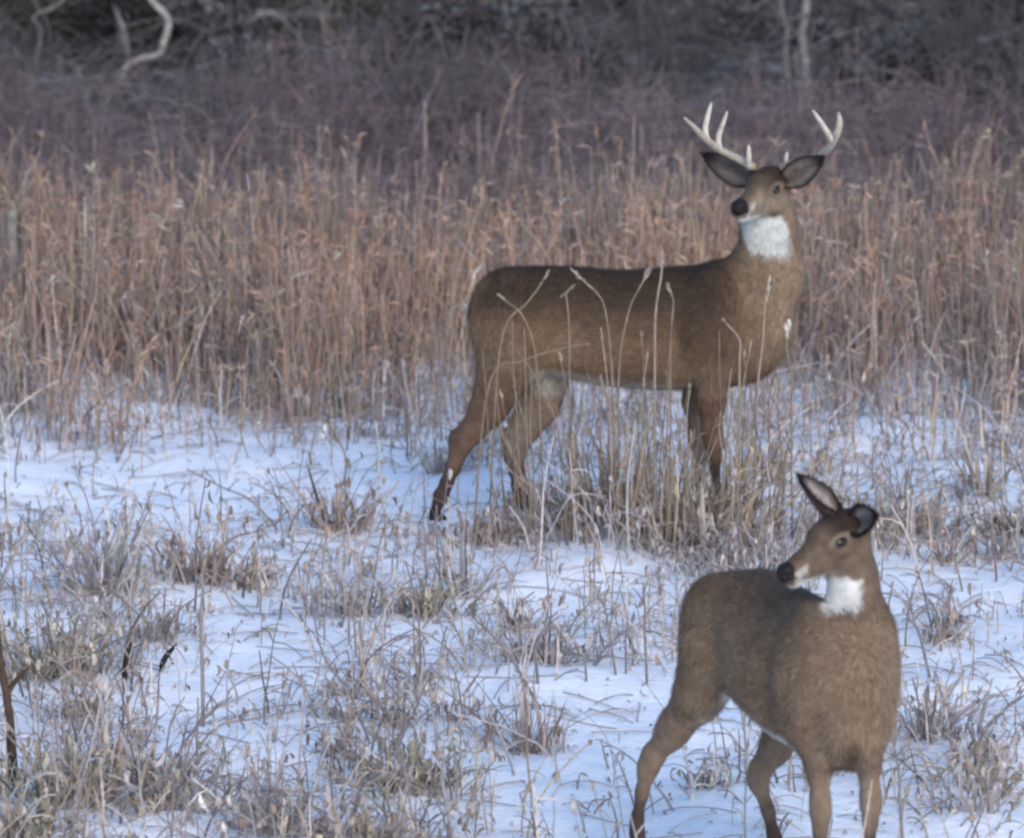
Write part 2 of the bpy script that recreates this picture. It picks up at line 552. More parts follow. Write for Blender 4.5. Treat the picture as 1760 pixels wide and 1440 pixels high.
def add_head(B, M, s, male):
    A = M[:3, :3] / s
    def P(*p): return M[:3, :3] @ np.array(p) + M[:3, 3]
    back = A @ np.array((-1, 0, 0.1))
    cr = (0.046, 0.031, 0.023) if male else (0.072, 0.050, 0.037)
    B.ell(P(-.050, 0, .012), np.array((.084, .061, .056)) * s, 0.02, cr, back, A)
    B.ell(P(.000, 0, .014), np.array((.075, .053, .045)) * s, 0.02, cr, back, A)
    B.rc(P(.010, 0, -.014), P(.152, 0, -.045), .050 * s, .0320 * s, 0.02, FACE, back, (A[:, 1], 0.84))
    B.ell(P(.160, 0, -.050), np.array((.027, .028, .030)) * s, 0.012, FACE, back, A)
    B.rc(P(-.050, 0, -.052), P(.134, 0, -.074), .041 * s, .0190 * s, 0.018, FACE, back, (A[:, 1], 0.9))
    B.ell(P(.150, 0, -.080), np.array((.021, .018, .014)) * s, 0.01, WHITE, back, A)
    for sg in (-1, 1):
        B.ell(P(-.030, sg * .031, -.042), np.array((.062, .030, .046)) * s, 0.02, FACE, back, A)
        B.ell(P(.004, sg * .046, .021), np.array((.028, .013, .011)) * s, 0.012, cr, back, A)
        B.ell(P(.004, sg * .058, -.001), np.array((.019, .011, .013)) * s, 0.01, cr, back, A, sub=True)
        B.ell(P(.055, sg * .044, -.030), np.array((.016, .008, .006)) * s, 0.01, cr, back, A, sub=True)
    return A

def paint_head(V, C, M, s, male):
    q = (V - M[:3, 3]) @ (M[:3, :3] / s) / s
    x, y, z = q.T
    near = (x > -.12) & (x < .25) & (np.abs(y) < .09) & (z > -.11) & (z < .1)
    def mix(m, c):
        m = (m * near)[:, None]
        C[:] = C * (1 - m) + np.array(c) * m
    # dark bridge of the nose, darker crown
    ay = np.abs(y)
    top = sm(z + 0.27 * x, -0.004, 0.028)
    mix(top * sm(x, -.02, .08) * sm(-ay, -.034, -.016) * 0.75, (0.065, 0.043, 0.031))
    mix(sm(z, .006, .032) * sm(-x, -.06, .01) * 0.92, (0.030, 0.018, 0.014) if male else (0.024, 0.015, 0.012))
    # pale ring round the eye, dark tear line
    d = np.sqrt(((x - .004) / 1.35) ** 2 + (z + .001) ** 2)
    side = sm(ay, .026, .036)
    mix(sm(-d, -.034, -.022) * side * sm(z, -.016, .008) * (0.42 if male else 0.6), (0.25, 0.20, 0.16))
    mix(sm(-d, -.0175, -.012) * side * 0.95, (0.030, 0.018, 0.014))
    if not male:
        d2 = np.sqrt(((x - .005) / 1.5) ** 2 + (z + .040) ** 2)
        mix(sm(-d2, -.015, -.008) * side * 0.6, (0.045, 0.030, 0.023))
    # white band behind the nose, white chin, dark spot on the lower lip
    mix(sm(x, .108, .126) * sm(-x, -.172, -.156) * sm(-(z + .25 * x), -.004, .008) * 0.7, (0.44, 0.42, 0.39))
    mix(sm(x, .00, .11) * sm(-z, .074, .084) * 0.9, WHITE)
    mix(np.exp(-(((x - .128) / .012) ** 2 + ((z + .066) / .009) ** 2)) * side * 0.0 + np.exp(-(((x - .127) / .011) ** 2 + ((z + .067) / .008) ** 2)) * 0.85, (0.03, 0.02, 0.018))
    mix(sm(x, .155, .168) * sm(z, -.066, -.056), (0.02, 0.016, 0.015))

def head_parts(root, M, s, male):
    A = M[:3, :3] / s
    def P(*p): return M[:3, :3] @ np.array(p) + M[:3, 3]
    for sg in (-1, 1):
        ball('eye', P(.004, sg * .0465, -.001), np.array((.0150, .0090, .0115)) * s, A, M_EYE, root)
    nb = Body()
    nb.ell(P(.172, 0, -.042), np.array((.025, .031, .026)) * s, 0.008, (0, 0, 0), (1, 0, 0), A)
    nb.ell(P(.160, 0, -.030), np.array((.024, .022, .014)) * s, 0.012, (0, 0, 0), (1, 0, 0), A)
    nb.ell(P(.176, 0, -.056), np.array((.014, .012, .013)) * s, 0.010, (0, 0, 0), (1, 0, 0), A)
    for sg in (-1, 1):
        nb.ell(P(.182, sg * .022, -.042), np.array((.014, .008, .006)) * s, 0.006, (0, 0, 0), (1, 0, 0), A, sub=True)
    V, Q, N, C, F = nb.mesh(0.0032)
    mesh_np('nose', V, Q, M_NOSE, root, None, True)

def unrot(M, rz):
    """World-oriented head frame -> the animal's own axes (its root is turned by rz)."""
    c, s_ = math.cos(-rz), math.sin(-rz)
    Rz = np.array(((c, -s_, 0), (s_, c, 0), (0, 0, 1)))
    M = M.copy(); M[:3, :3] = Rz @ M[:3, :3]
    return M

# ---- the buck ------------------------------------------------------------
BUCK = np.array((*ground(1080, 885)[:2], 0.0))
def bk(px, py, y):
    """Point of the buck seen at a photograph pixel, y metres behind its middle line."""
    return at(px, py, BUCK[1] + y) - BUCK
buck = empty('buck', BUCK, 0, 'antlered buck standing broadside in dry grass with head turned to the viewer', 'deer', 'white-tailed deer in the snowy field')
B = Body()
tor = []
for px, top, bot, w in ((813, 528, 548, .022), (817, 506, 575, .066), (834, 481, 612, .110), (870, 465, 630, .138), (930, 458, 640, .148), (1000, 460, 655, .160),
                        (1060, 465, 664, .178), (1120, 463, 668, .186), (1180, 458, 668, .178), (1240, 458, 664, .160), (1290, 470, 652, .130), (1330, 510, 620, .085)):
    tor.append((bk(px, top, 0)[0], bk(px, top, 0)[2], bk(px, bot, 0)[2], w))
B.loft(tor, 0.03, FLANK)
yn, yf = -0.115, 0.115
# haunches
for y, sx in ((yn, 0), (yf, 12)):
    sg = -1 if y < 0 else 1
    B.ell(bk(872 + sx, 545, y * 0.74), (.150, .085, .185), 0.05, FLANK, (-.3, 0, -1))
    B.ell(bk(895 + sx, 605, y * 0.85), (.115, .060, .110), 0.05, FLANK, (-.3, 0, -1))
for y in (-1, 1):
    B.ell(bk(1166, 590, y * .250), (.040, .098, .140), 0.07, FLANK, sub=True)
    B.ell(bk(985, 575, y * .240), (.080, .098, .110), 0.07, FLANK, sub=True)
    B.ell(bk(1288, 500, y * .200), (.028, .090, .110), 0.06, FLANK, sub=True)
# near hind leg, stretched back
def leg(pts, y, flats=0.8, k=0.022):
    for i in range(len(pts) - 1):
        (x0, y0, r0, c0), (x1, y1, r1, c1) = pts[i], pts[i + 1]
        B.rc(bk(x0, y0, y), bk(x1, y1, y), r0, r1, k, c1, None, ((0, 1, 0), flats))
leg([(868, 600, .105, FLANK), (862, 650, .082, FLANK), (842, 698, .060, LEG), (812, 739, .047, LEG)], yn, 0.75, 0.05)
leg([(812, 739, .046, LEG), (792, 762, .042, LEG), (779, 803, .0265, LEG), (768, 829, .0225, LEGD), (758, 852, .0250, LEGD), (750, 873, .022, LEGD)], yn, 0.85)
B.rc(bk(787, 755, yn), bk(781, 747, yn), .020, .014, .03, LEGD)
# far hind leg, under the body
leg([(925, 600, .10, FLANK), (934, 650, .085, FLANK), (925, 698, .064, LEG), (899, 738, .058, LEG)], yf, 0.75, 0.05)
leg([(899, 738, .058, LEG), (887, 762, .048, LEG), (884, 786, .036, LEG), (887, 808, .0255, LEGD), (891, 835, .0225, LEGD), (895, 852, .025, LEGD), (898, 862, .021, LEGD)], yf, 0.85)
B.rc(bk(872, 752, yf), bk(866, 745, yf), .020, .014, .02, LEG)
# shoulders and fore legs
for y, sx in ((yn, 0), (yf, -24)):
    B.ell(bk(1225 + sx * .5, 545, y * 0.96), (.105, .070, .185), 0.05, FLANK, (-.2, 0, -1))
    B.ell(bk(1232 + sx * .5, 615, y * 0.86), (.080, .055, .095), 0.04, FLANK, (-.1, 0, -1))
    leg([(1226 + sx, 640, .064, FLANK), (1222 + sx, 690, .050, LEG), (1224 + sx, 738, .036, LEG)], y, 0.8, 0.03)
    leg([(1224 + sx, 740, .039, LEG), (1227 + sx, 760, .036, LEG), (1229 + sx, 786, .0215, LEG), (1230 + sx, 842, .0185, LEGD), (1233 + sx, 862, .024, LEGD), (1240 + sx, 880, .020, LEGD)], y, 0.9)
# brisket and neck
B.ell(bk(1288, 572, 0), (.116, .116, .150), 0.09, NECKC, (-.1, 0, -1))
B.ell(bk(1246, 490, 0), (.075, .07, .080), 0.07, BACK, (-1, 0, -.5))
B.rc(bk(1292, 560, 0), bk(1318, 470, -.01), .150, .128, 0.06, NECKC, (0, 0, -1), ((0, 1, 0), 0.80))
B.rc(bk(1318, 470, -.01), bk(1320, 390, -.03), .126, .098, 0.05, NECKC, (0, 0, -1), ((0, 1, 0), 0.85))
HB, BS = R(60), 1.14
BH = head_frame(bk(1312, 324, -.150), HB, R(-1), R(0), BS)
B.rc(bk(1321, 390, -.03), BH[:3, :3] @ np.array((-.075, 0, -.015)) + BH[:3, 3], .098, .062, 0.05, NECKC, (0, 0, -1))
add_head(B, BH, BS, True)
V, Q, N, C, F = B.mesh(0.0058)
# coat pattern: dark saddle, pale belly and inner legs, throat patch
top_z = np.interp(V[:, 0], [t[0] for t in tor], [t[1] for t in tor])
bot_z = np.interp(V[:, 0], [t[0] for t in tor], [t[2] for t in tor])
u = (V[:, 2] - bot_z) / (top_z - bot_z)
body_m = sm(-V[:, 0], -.42, -.30) * sm(u, -0.05, 0.1)
def mixc(m, c): C[:] = C * (1 - m[:, None]) + np.array(c) * m[:, None]
mixc(sm(u, 0.38, 0.85) * body_m * 0.95, BACK)
shoulder = sm(V[:, 0], .10, .24) * sm(-V[:, 0], -.48, -.34) * sm(V[:, 2], .55, .70)
mixc(shoulder * 0.55, BACK)
mixc(sm(V[:, 0] - .06 * N[:, 1], .56, .64) * sm(V[:, 2], .62, .75) * sm(-V[:, 2], -1.12, -1.0) * 0.75, (0.25, 0.1812, 0.125))      # pale front of the neck
mixc(sm(-N[:, 0], .30, .75) * sm(-V[:, 0], .42, .50) * sm(V[:, 2], .42, .5) * 0.5, (0.169, 0.1105, 0.0715))                     # warm rear of the thigh
mixc(sm(-u, -.32, -.05) * body_m * 0.35, (0.204, 0.15, 0.108))
under = sm(-N[:, 2], .60, .95) * sm(V[:, 0], -.35, -.2) * sm(-V[:, 0], -.3, -.1) * sm(V[:, 2], .38, .46) * sm(-V[:, 2], -.62, -.54)
mixc(under * 0.8, WHITE)
edge = sm(-u, -.13, -.02) * sm(V[:, 0], -.40, -.32) * sm(-V[:, 0], .02, .14) * sm(V[:, 2], .43, .50)
mixc(edge * 0.7, WHITE)
inner = sm(np.sign(V[:, 1]) * -N[:, 1], 0.35, 0.8) * sm(np.abs(V[:, 1]), .03, .06) * sm(-V[:, 2], -.58, -.50) * sm(V[:, 2], .12, .25)
mixc(inner * 0.35, (0.30, 0.26, 0.22))
hockd = np.exp(-(((V[:, 0] - bk(784, 752, yn)[0]) / .03) ** 2 + ((V[:, 2] - bk(784, 748, yn)[2]) / .05) ** 2)) * (V[:, 1] < 0)
mixc(hockd * 0.6, LEGD)
tp = bk(1317, 404, -.12)
wob = 0.0045 * np.sin(V[:, 0] * 140 + V[:, 2] * 60) + 0.003 * np.sin(V[:, 2] * 170 - V[:, 0] * 75)
thr = ((np.abs(V[:, 0] - tp[0] + (V[:, 2] - tp[2]) * 0.12 + wob) / .086) ** 4.5 + (np.abs(V[:, 2] - tp[2] + (V[:, 0] - tp[0]) * 0.16 + wob) / .076) ** 4.5) ** (1 / 4.5)
mixc(sm(-thr, -1.20, -0.80) * (V[:, 1] < -.03) * sm(-N[:, 1], .12, .35), (0.429, 0.4355, 0.416))
paint_head(V, C, BH, BS, True)
bb = mesh_np('body', V, Q, M_COAT, buck, C, True)
hz = BH[:3, 3]
def flen(P):
    d = np.linalg.norm(P - hz, axis=1)
    return 0.0075 + 0.021 * sm(d, 0.13, 0.30) * sm(P[:, 2], .28, .5)
fur('coat_hair', V, Q, N, C, F, buck, 90000, flen, 0.0015, 5, 0.32)
head_parts(buck, BH, BS, True)
EARC = ((0.040, 0.030, 0.027), (0.065, 0.048, 0.040), (0.098, 0.084, 0.079), (0.014, 0.011, 0.011))
ear_mesh('ear', (-.060, .048, .016), (-.085, .185, .108), (.92, .10, -.10), .047, BH, buck, EARC)
ear_mesh('ear', (-.060, -.046, .018), (-.025, -.245, .100), (.85, .25, -.20), .050, BH, buck, EARC)
# antlers: main beam swept out, up and forward, with upright tines
AC = (0.33, 0.29, 0.245)
def antler(beam, rads, tines):
    a = Bag()
    p = catmull(beam, 26)
    r = np.interp(np.linspace(0, 1, 26), np.linspace(0, 1, len(rads)), rads)
    a.tube(p, r * 1.02, 9, AC)
    a.tube([beam[0] - np.array((0, 0, .012)), beam[0], beam[0] + (p[2] - p[0]) * 0.5], (.020, .022, .017), 10, (0.30, 0.22, 0.15))
    o = a.build('antler', M_ANTLER, buck)
    for t, r0, r1 in tines:
        b = Bag(); q = catmull(t, 12)
        b.tube(q, np.interp(np.linspace(0, 1, 12), (0, .15, .8, 1), (r0 * 1.25, r0 * 1.08, r1 * 1.7, r1 * 0.6)), 8, (0.44, 0.41, 0.355))
        b.build('tine', M_ANTLER, o)
yh = BH[1, 3]
antler([bk(1291, 286, yh + .01), bk(1272, 275, yh + .03), bk(1240, 259, yh - .01), bk(1214, 240, yh - .07), bk(1194, 220, yh - .12), bk(1176, 203, yh - .16)],
       (.0165, .0145, .0140, .0135, .0105, .0045),
       [([bk(1214, 241, yh - .07), bk(1212, 222, yh - .065), bk(1217, 198, yh - .055), bk(1223, 176, yh - .05)], .0125, .005),
        ([bk(1236, 257, yh - .02), bk(1235, 236, yh - .03), bk(1243, 212, yh - .04), bk(1250, 192, yh - .05)], .0115, .0045),
        ([bk(1287, 285, yh + .0), bk(1287, 270, yh - .02), bk(1287, 250, yh - .03)], .0110, .0055)])
antler([bk(1347, 287, yh + .04), bk(1372, 278, yh + .06), bk(1402, 270, yh + .02), bk(1425, 255, yh - .05), bk(1438, 232, yh - .10), bk(1443, 212, yh - .11), bk(1441, 193, yh - .10)],
       (.0160, .0140, .0125, .0130, .0135, .0125, .006),
       [([bk(1433, 243, yh - .08), bk(1422, 228, yh - .10), bk(1410, 209, yh - .12), bk(1397, 190, yh - .14)], .0115, .005),
        ([bk(1352, 291, yh + .03), bk(1351, 276, yh + .0), bk(1353, 262, yh - .02)], .0095, .0045)])
# tail and hooves
tb = Body()
tb.rc(bk(828, 505, 0), bk(822, 545, 0), .026, .030, .02, FLANK, (0, 0, -1), ((1, 0, 0), 0.55))
tb.rc(bk(822, 545, 0), bk(826, 592, 0), .030, .012, .02, FLANK, (0, 0, -1), ((1, 0, 0), 0.55))
tV, tQ, tN, tC, tF = tb.mesh(0.006)
tC[:] = np.where((sm(tN[:, 0], 0.1, 0.5) > .5)[:, None], np.array(WHITE), np.array((0.06, 0.04, 0.03)))
tail = mesh_np('tail', tV, tQ, M_COAT, buck, tC, True)
fur('tail_hair', tV, tQ, tN, tC, tF, tail, 5000, lambda P: np.full(len(P), 0.035), 0.0011, 7, 0.3)
for px, py, y, fx in ((748, 876, yn, .9), (901, 866, yf, 1), (1244, 887, yn, 1), (1222, 868, yf, 1)):
    p = bk(px, py, y); p[2] = 0.004
    hoof(p, (fx, 0), buck, 0.85)

# ---- the doe -------------------------------------------------------------
DRZ = R(-64)
DOE = np.array((*ground(1364, 1507)[:2], 0.0))
doe = empty('doe', DOE, DRZ, 'antlerless doe in front at the lower right, head turned back over her shoulder', 'deer', 'white-tailed deer in the snowy field')
dc, ds = math.cos(DRZ), math.sin(DRZ)
def dw(px, py, y):
    """Point of the doe seen at a photograph pixel at world depth y from her root, in her own axes."""
    p = at(px, py, DOE[1] + y) - DOE
    return np.array((dc * p[0] + ds * p[1], -ds * p[0] + dc * p[1], p[2]))
B = Body()
FL2, BK2, NK2 = (0.1754, 0.1217, 0.0828), (0.1, 0.07, 0.05), (0.2134, 0.1534, 0.1051)
tor = [(-.478, .735, .71, .020), (-.470, .770, .66, .065), (-.44, .815, .58, .112), (-.36, .850, .53, .150), (-.25, .862, .500, .160), (-.10, .848, .455, .178), (.05, .836, .425, .190),
       (.18, .858, .412, .185), (.29, .870, .412, .160), (.38, .830, .440, .115), (.43, .740, .50, .070)]
B.loft(tor, 0.03, FL2)
for sg in (-1, 1):
    B.ell((-.345, sg * .096, .68), (.125, .078, .160), 0.05, FL2, (-.3, 0, -1))
    B.ell((-.320, sg * .115, .575), (.100, .055, .095), 0.05, FL2, (-.3, 0, -1))
    B.ell((.265, sg * .102, .68), (.095, .062, .185), 0.05, FL2, (-.2, 0, -1))
    B.ell((.265, sg * .100, .535), (.075, .050, .085), 0.04, FL2, (-.1, 0, -1))
def dleg(pts, flats=0.8, k=0.022):
    for i in range(len(pts) - 1):
        (a, r0, c0), (b, r1, c1) = pts[i], pts[i + 1]
        B.rc(a, b, r0, r1, k, c1, None, ((0, 1, 0), flats))
for sg in (-1, 1):
    B.ell((.150, sg * .265, .58), (.040, .098, .140), 0.07, FL2, sub=True)
    B.ell((-.185, sg * .250, .62), (.075, .098, .110), 0.07, FL2, sub=True)
LEG = (0.185, 0.132, 0.096)
B.ell((.50, 0, .62), (.070, .016, .150), 0.06, NK2, sub=True)
# right hind (image left) stretched back and out; left hind forward
dleg([((-.33, -.115, .60), .085, FL2), ((-.34, -.140, .50), .075, FL2), ((-.430, -.175, .380), .047, LEG), ((-.505, -.205, .285), .036, LEG)], 0.75, 0.045)
dleg([((-.505, -.205, .285), .036, LEG), ((-.525, -.212, .245), .032, LEG), ((-.535, -.226, .17), .0195, LEG), ((-.545, -.238, .085), .019, LEGD), ((-.535, -.242, .045), .022, LEGD), ((-.520, -.242, .025), .018, LEGD)], 0.85)
dleg([((-.33, .105, .60), .082, FL2), ((-.20, .095, .46), .072, FL2), ((-.22, .060, .350), .046, LEG), ((-.275, .035, .265), .036, LEG)], 0.75, 0.045)
dleg([((-.275, .035, .265), .036, LEG), ((-.290, .034, .230), .031, LEG), ((-.235, .040, .15), .0195, LEG), ((-.205, .044, .080), .019, LEGD), ((-.185, .046, .045), .022, LEGD), ((-.170, .046, .025), .018, LEGD)], 0.85)
for sg, dx in ((-1, .02), (1, .0)):
    y = sg * .088
    dleg([((.265, y * 1.1, .50), .056, FL2), ((.285 + dx, y, .40), .038, LEG), ((.30 + dx, y, .30), .029, LEG)], 0.85, 0.03)
    dleg([((.30 + dx, y, .30), .031, LEG), ((.303 + dx, y, .265), .0295, LEG), ((.300 + dx, y, .215), .0200, LEG), ((.298 + dx, y, .085), .0165, LEGD), ((.305 + dx, y, .048), .021, LEGD), ((.322 + dx, y, .025), .017, LEGD)], 0.9)
B.ell((.370, 0, .54), (.080, .085, .135), 0.07, NK2, (0, 0, -1))
n0, n1, n2 = np.array((.33, 0, .66)), dw(1474, 1085, -.20), dw(1466, 992, -.18)
DHB = R(36)
DH = unrot(head_frame((0, 0, 0), DHB, R(-12), R(0), 1.04), DRZ)
DH[:3, 3] = dw(1428, 926, -.20)
B.rc(n0, n1, .122, .086, 0.05, NK2, (0, 0, -1))
B.rc(n1, n2, .086, .066, 0.04, NK2, (0, 0, -1))
B.rc(n2, DH[:3, :3] @ np.array((-.070, 0, -.012)) + DH[:3, 3], .066, .054, 0.04, NK2, (0, 0, -1))
add_head(B, DH, 1.04, False)
V, Q, N, C, F = B.mesh(0.0058)
top_z = np.interp(V[:, 0], [t[0] for t in tor], [t[1] for t in tor])
bot_z = np.interp(V[:, 0], [t[0] for t in tor], [t[2] for t in tor])
u = (V[:, 2] - bot_z) / (top_z - bot_z)
mixc(sm(u, 0.55, 0.98) * sm(-V[:, 0], -.40, -.28) * 0.85, BK2)
mixc(sm(-V[:, 0], .30, .44) * sm(V[:, 2], .40, .5) * 0.65, (0.1823, 0.108, 0.0675))
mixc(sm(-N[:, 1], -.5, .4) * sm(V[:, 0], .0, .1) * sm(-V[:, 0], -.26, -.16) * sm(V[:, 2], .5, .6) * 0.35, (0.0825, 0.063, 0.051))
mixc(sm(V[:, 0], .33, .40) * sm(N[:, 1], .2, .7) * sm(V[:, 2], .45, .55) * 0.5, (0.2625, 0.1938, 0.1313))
under = sm(-N[:, 2], .40, .8) * sm(V[:, 0], -.34, -.22) * sm(-V[:, 0], -.36, -.26) * sm(V[:, 2], .36, .42) * sm(-V[:, 2], -.58, -.50)
mixc(under * 0.85, WHITE)
inner = sm(np.sign(V[:, 1]) * -N[:, 1], 0.35, 0.8) * sm(np.abs(V[:, 1]), .03, .06) * sm(-V[:, 2], -.54, -.46) * sm(V[:, 2], .12, .25)
mixc(inner * 0.65, (0.30, 0.26, 0.22))
tp = dw(1447, 1022, -.26)
w2 = V @ np.array(((dc, ds, 0), (-ds, dc, 0), (0, 0, 1)))      # her points along the world's axes
tw = np.array((tp[0] * dc - tp[1] * ds, tp[0] * ds + tp[1] * dc, tp[2]))
wob = 0.003 * np.sin(w2[:, 0] * 150 + w2[:, 2] * 70) + 0.003 * np.sin(w2[:, 2] * 190 - w2[:, 0] * 85)
thr = ((np.abs(w2[:, 0] - tw[0] + wob) / .058) ** 5 + (np.abs(w2[:, 2] - tw[2] + wob) / .045) ** 5) ** 0.2
nw = N @ np.array(((dc, ds, 0), (-ds, dc, 0), (0, 0, 1)))
mixc(sm(-thr, -1.20, -0.80) * sm(-nw[:, 1], 0.0, 0.25), (0.52, 0.5135, 0.4875))
chest_shade = np.exp(-((V[:, 0] - .36) / .07) ** 2 - ((V[:, 1] - .045) / .022) ** 2 - ((V[:, 2] - .435) / .045) ** 2)
cp = dw(1464, 1288, -.32); cw = np.array((cp[0] * dc - cp[1] * ds, cp[0] * ds + cp[1] * dc, cp[2]))
chest_shade = np.exp(-((w2[:, 0] - cw[0]) / .028) ** 2 - ((w2[:, 2] - cw[2]) / .050) ** 2) * sm(-nw[:, 1], 0, .2) + np.exp(-((w2[:, 0] - cw[0] + .045) / .045) ** 2 - ((w2[:, 2] - cw[2] + .045) / .014) ** 2)
mixc(np.clip(chest_shade, 0, 1) * 0.85, (0.030, 0.019, 0.016))  # shade of the hollow between chest and forelegs, painted into the coat colour
paint_head(V, C, DH, 1.04, False)
mesh_np('body', V, Q, M_COAT, doe, C, True)
hz = DH[:3, 3]
fur('coat_hair', V, Q, N, C, F, doe, 90000, flen, 0.0014, 6, 0.30)
head_parts(doe, DH, 1.04, False)
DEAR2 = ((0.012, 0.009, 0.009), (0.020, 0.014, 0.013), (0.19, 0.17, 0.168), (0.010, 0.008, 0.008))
DEAR = ((0.022, 0.016, 0.015), (0.085, 0.050, 0.042), (0.225, 0.190, 0.185), (0.010, 0.008, 0.008))
ear_mesh('ear', (-.040, -.038, .036), (.034, -.070, .188), (-.74, .66, .10), .063, DH, doe, DEAR, 1.0)
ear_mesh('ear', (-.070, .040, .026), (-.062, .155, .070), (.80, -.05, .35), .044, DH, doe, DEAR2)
tb = Body()
tb.rc((-.475, 0, .79), (-.520, 0, .73), .028, .033, .02, FL2, (0, 0, -1), ((1, 0, 0), 0.6))
tb.rc((-.520, 0, .73), (-.515, 0, .60), .033, .012, .02, FL2, (0, 0, -1), ((1, 0, 0), 0.6))
tV, tQ, tN, tC, tF = tb.mesh(0.006)
tC[:] = np.where((sm(tN[:, 0], 0.1, 0.5) > .5)[:, None], np.array(WHITE), np.array((0.08, 0.055, 0.04)))
tail = mesh_np('tail', tV, tQ, M_COAT, doe, tC, True)
fur('tail_hair', tV, tQ, tN, tC, tF, tail, 5000, lambda P: np.full(len(P), 0.032), 0.0010, 8, 0.3)
for p in ((-.510, -.242), (-.158, .046), (.355, -.088), (.335, .088)):
    hoof((p[0], p[1], 0.004), (1, 0), doe, 0.75)
# ------------------------------------------------------------------ plants
def pal(g, n, cols, w, jit=0.14):
    c = np.array(cols)[g.choice(len(cols), n, p=np.array(w) / sum(w))]
    return np.clip(c * g.normal(1, jit, (n, 1)) * g.normal(1, jit * 0.12, (n, 3)), 0.01, 0.85)

def prisms(paths, rad, col, sides=3, seed=0):
    """Many thin tubes at once: paths (n,k,3), rad (n,k), col (n,3) or (n,k,3)."""
    n, k, _ = paths.shape
    T = np.gradient(paths, axis=1); T /= np.linalg.norm(T, axis=2, keepdims=True) + 1e-9
    ref = rng(seed + 99).normal(0, 1, (n, 1, 3)); ref[..., 2] *= 0.15
    A = np.cross(T, ref); A /= np.linalg.norm(A, axis=2, keepdims=True) + 1e-9
    Bv = np.cross(T, A)
    a = np.arange(sides) * 2 * np.pi / sides
    v = paths[:, :, None] + rad[:, :, None, None] * (np.cos(a)[None, None, :, None] * A[:, :, None] + np.sin(a)[None, None, :, None] * Bv[:, :, None])
    i = (np.arange(n)[:, None, None] * k + np.arange(k - 1)[None, :, None]) * sides
    j = np.arange(sides)[None, None]; kk = (j + 1) % sides
    q = np.stack([i + j, i + kk, i + sides + kk, i + sides + j], -1).reshape(-1, 4)
    if col.ndim == 2: col = np.repeat(col[:, None], k, 1)
    return v.reshape(-1, 3), q, np.repeat(col[:, :, None], sides, 2).reshape(-1, 3)

def strips(paths, width, side, col):
    """Flat blades: side (n,3) or (n,k,3) is the direction across the blade."""
    n, k, _ = paths.shape
    if side.ndim == 2: side = np.repeat(side[:, None], k, 1)
    w = side * width[:, :, None]
    v = np.stack([paths - w, paths + w], 2)
    i = (np.arange(n)[:, None] * k + np.arange(k - 1)[None]) * 2
    q = np.stack([i, i + 1, i + 3, i + 2], -1).reshape(-1, 4)
    if col.ndim == 2: col = np.repeat(col[:, None], k, 1)
    return v.reshape(-1, 3), q, np.repeat(col[:, :, None], 2, 2).reshape(-1, 3)

class Acc:
    def __init__(self): self.v, self.q, self.c, self.n = [], [], [], 0
    def add(self, t):
        v, q, c = t
        self.v.append(v); self.q.append(q + self.n); self.c.append(c); self.n += len(v)
    def build(self, name, mat, parent=None):
        return mesh_np(name, np.vstack(self.v), np.vstack(self.q), mat, parent, np.vstack(self.c))

M_STRAW = attr_mat('dry_straw', 0.85, 30, 0.25)
M_TWIG = attr_mat('grey_twig', 0.9, 25, 0.3)
M_BARK = attr_mat('bark', 0.9, 18, 0.4, 0.6, 45)

PINK, TAN, GREY, RUST, PALE = (.31, .220, .184), (.33, .255, .195), (.25, .216, .200), (.33, .205, .142), (.50, .45, .41)
MAUVE, DUSK, STEM = (.165, .133, .140), (.108, .092, .101), (.35, .32, .32)

def stalk_paths(g, x, y, H, lean, k=5, curve=0.5):
    n = len(x)
    t = np.linspace(0, 1, k)[None]
    az = g.uniform(0, 2 * np.pi, n)
    l = np.minimum(np.abs(g.normal(0, lean, n)), 2.2 * lean)
    cv = g.normal(curve, 0.5, n)
    off = (l * H)[:, None] * (t * (1 - cv[:, None]) + cv[:, None] * t * t)
    wig = 0.012 * np.sin(t * 7 + g.uniform(0, 6, (n, 1))) * H[:, None]
    P = np.stack([x[:, None] + np.cos(az)[:, None] * off + wig, y[:, None] + np.sin(az)[:, None] * off,
                  hgt(x, y)[:, None] - 0.02 + (H[:, None] + 0.02) * t * (1 - 0.15 * (l[:, None] * t) ** 2)], -1)
    return P

def clip_deer(x, y):
    """True where a stem would grow through an animal's legs."""
    return ((np.abs(y - BUCK[1]) < 0.20) & (np.abs(x - BUCK[0]) < 0.72)) | ((np.hypot(x - DOE[0], y - DOE[1]) < 0.42))

# --- the tall brown grass behind the buck: uncountable stalks
g = rng(11)
A = Acc()
n = 58000
x, y = g.uniform(-4.6, 4.6, n), 26.2 + 7.0 * g.uniform(0, 1, n)
yd = y + 0.75 * vnoise(x, y * 0.5, 0.45, 24) + 0.4 * vnoise(x, y, 0.2, 25)
den = (sm(yd, 26.3, 29.4) ** 1.6 * 0.95 + 0.04) * (1 - .9 * sm(yd, 30.9, 33.0))
clump = 0.5 + 0.5 * vnoise(x, y, 0.55, 21)
keep = (g.uniform(0, 1, n) < den * (0.22 + 1.05 * clump)) & ~clip_deer(x, y)
x, y = x[keep], y[keep]; n = len(x)
H = np.clip(0.39 + 0.15 * vnoise(x, y, 0.8, 22) + 0.13 * vnoise(x, y, 0.28, 26) + g.normal(0, 0.12, n), 0.08, 0.95) * (0.70 + 0.30 * sm(y, 27.0, 28.6))
P = stalk_paths(g, x, y, H, 0.26, 5)
kn = g.uniform(0, 1, n) < 0.16                              # snapped stalks
az = g.uniform(0, 6.28, kn.sum()); hk = (P[kn, 3] - P[kn, 2])[:, 2] * 0.6
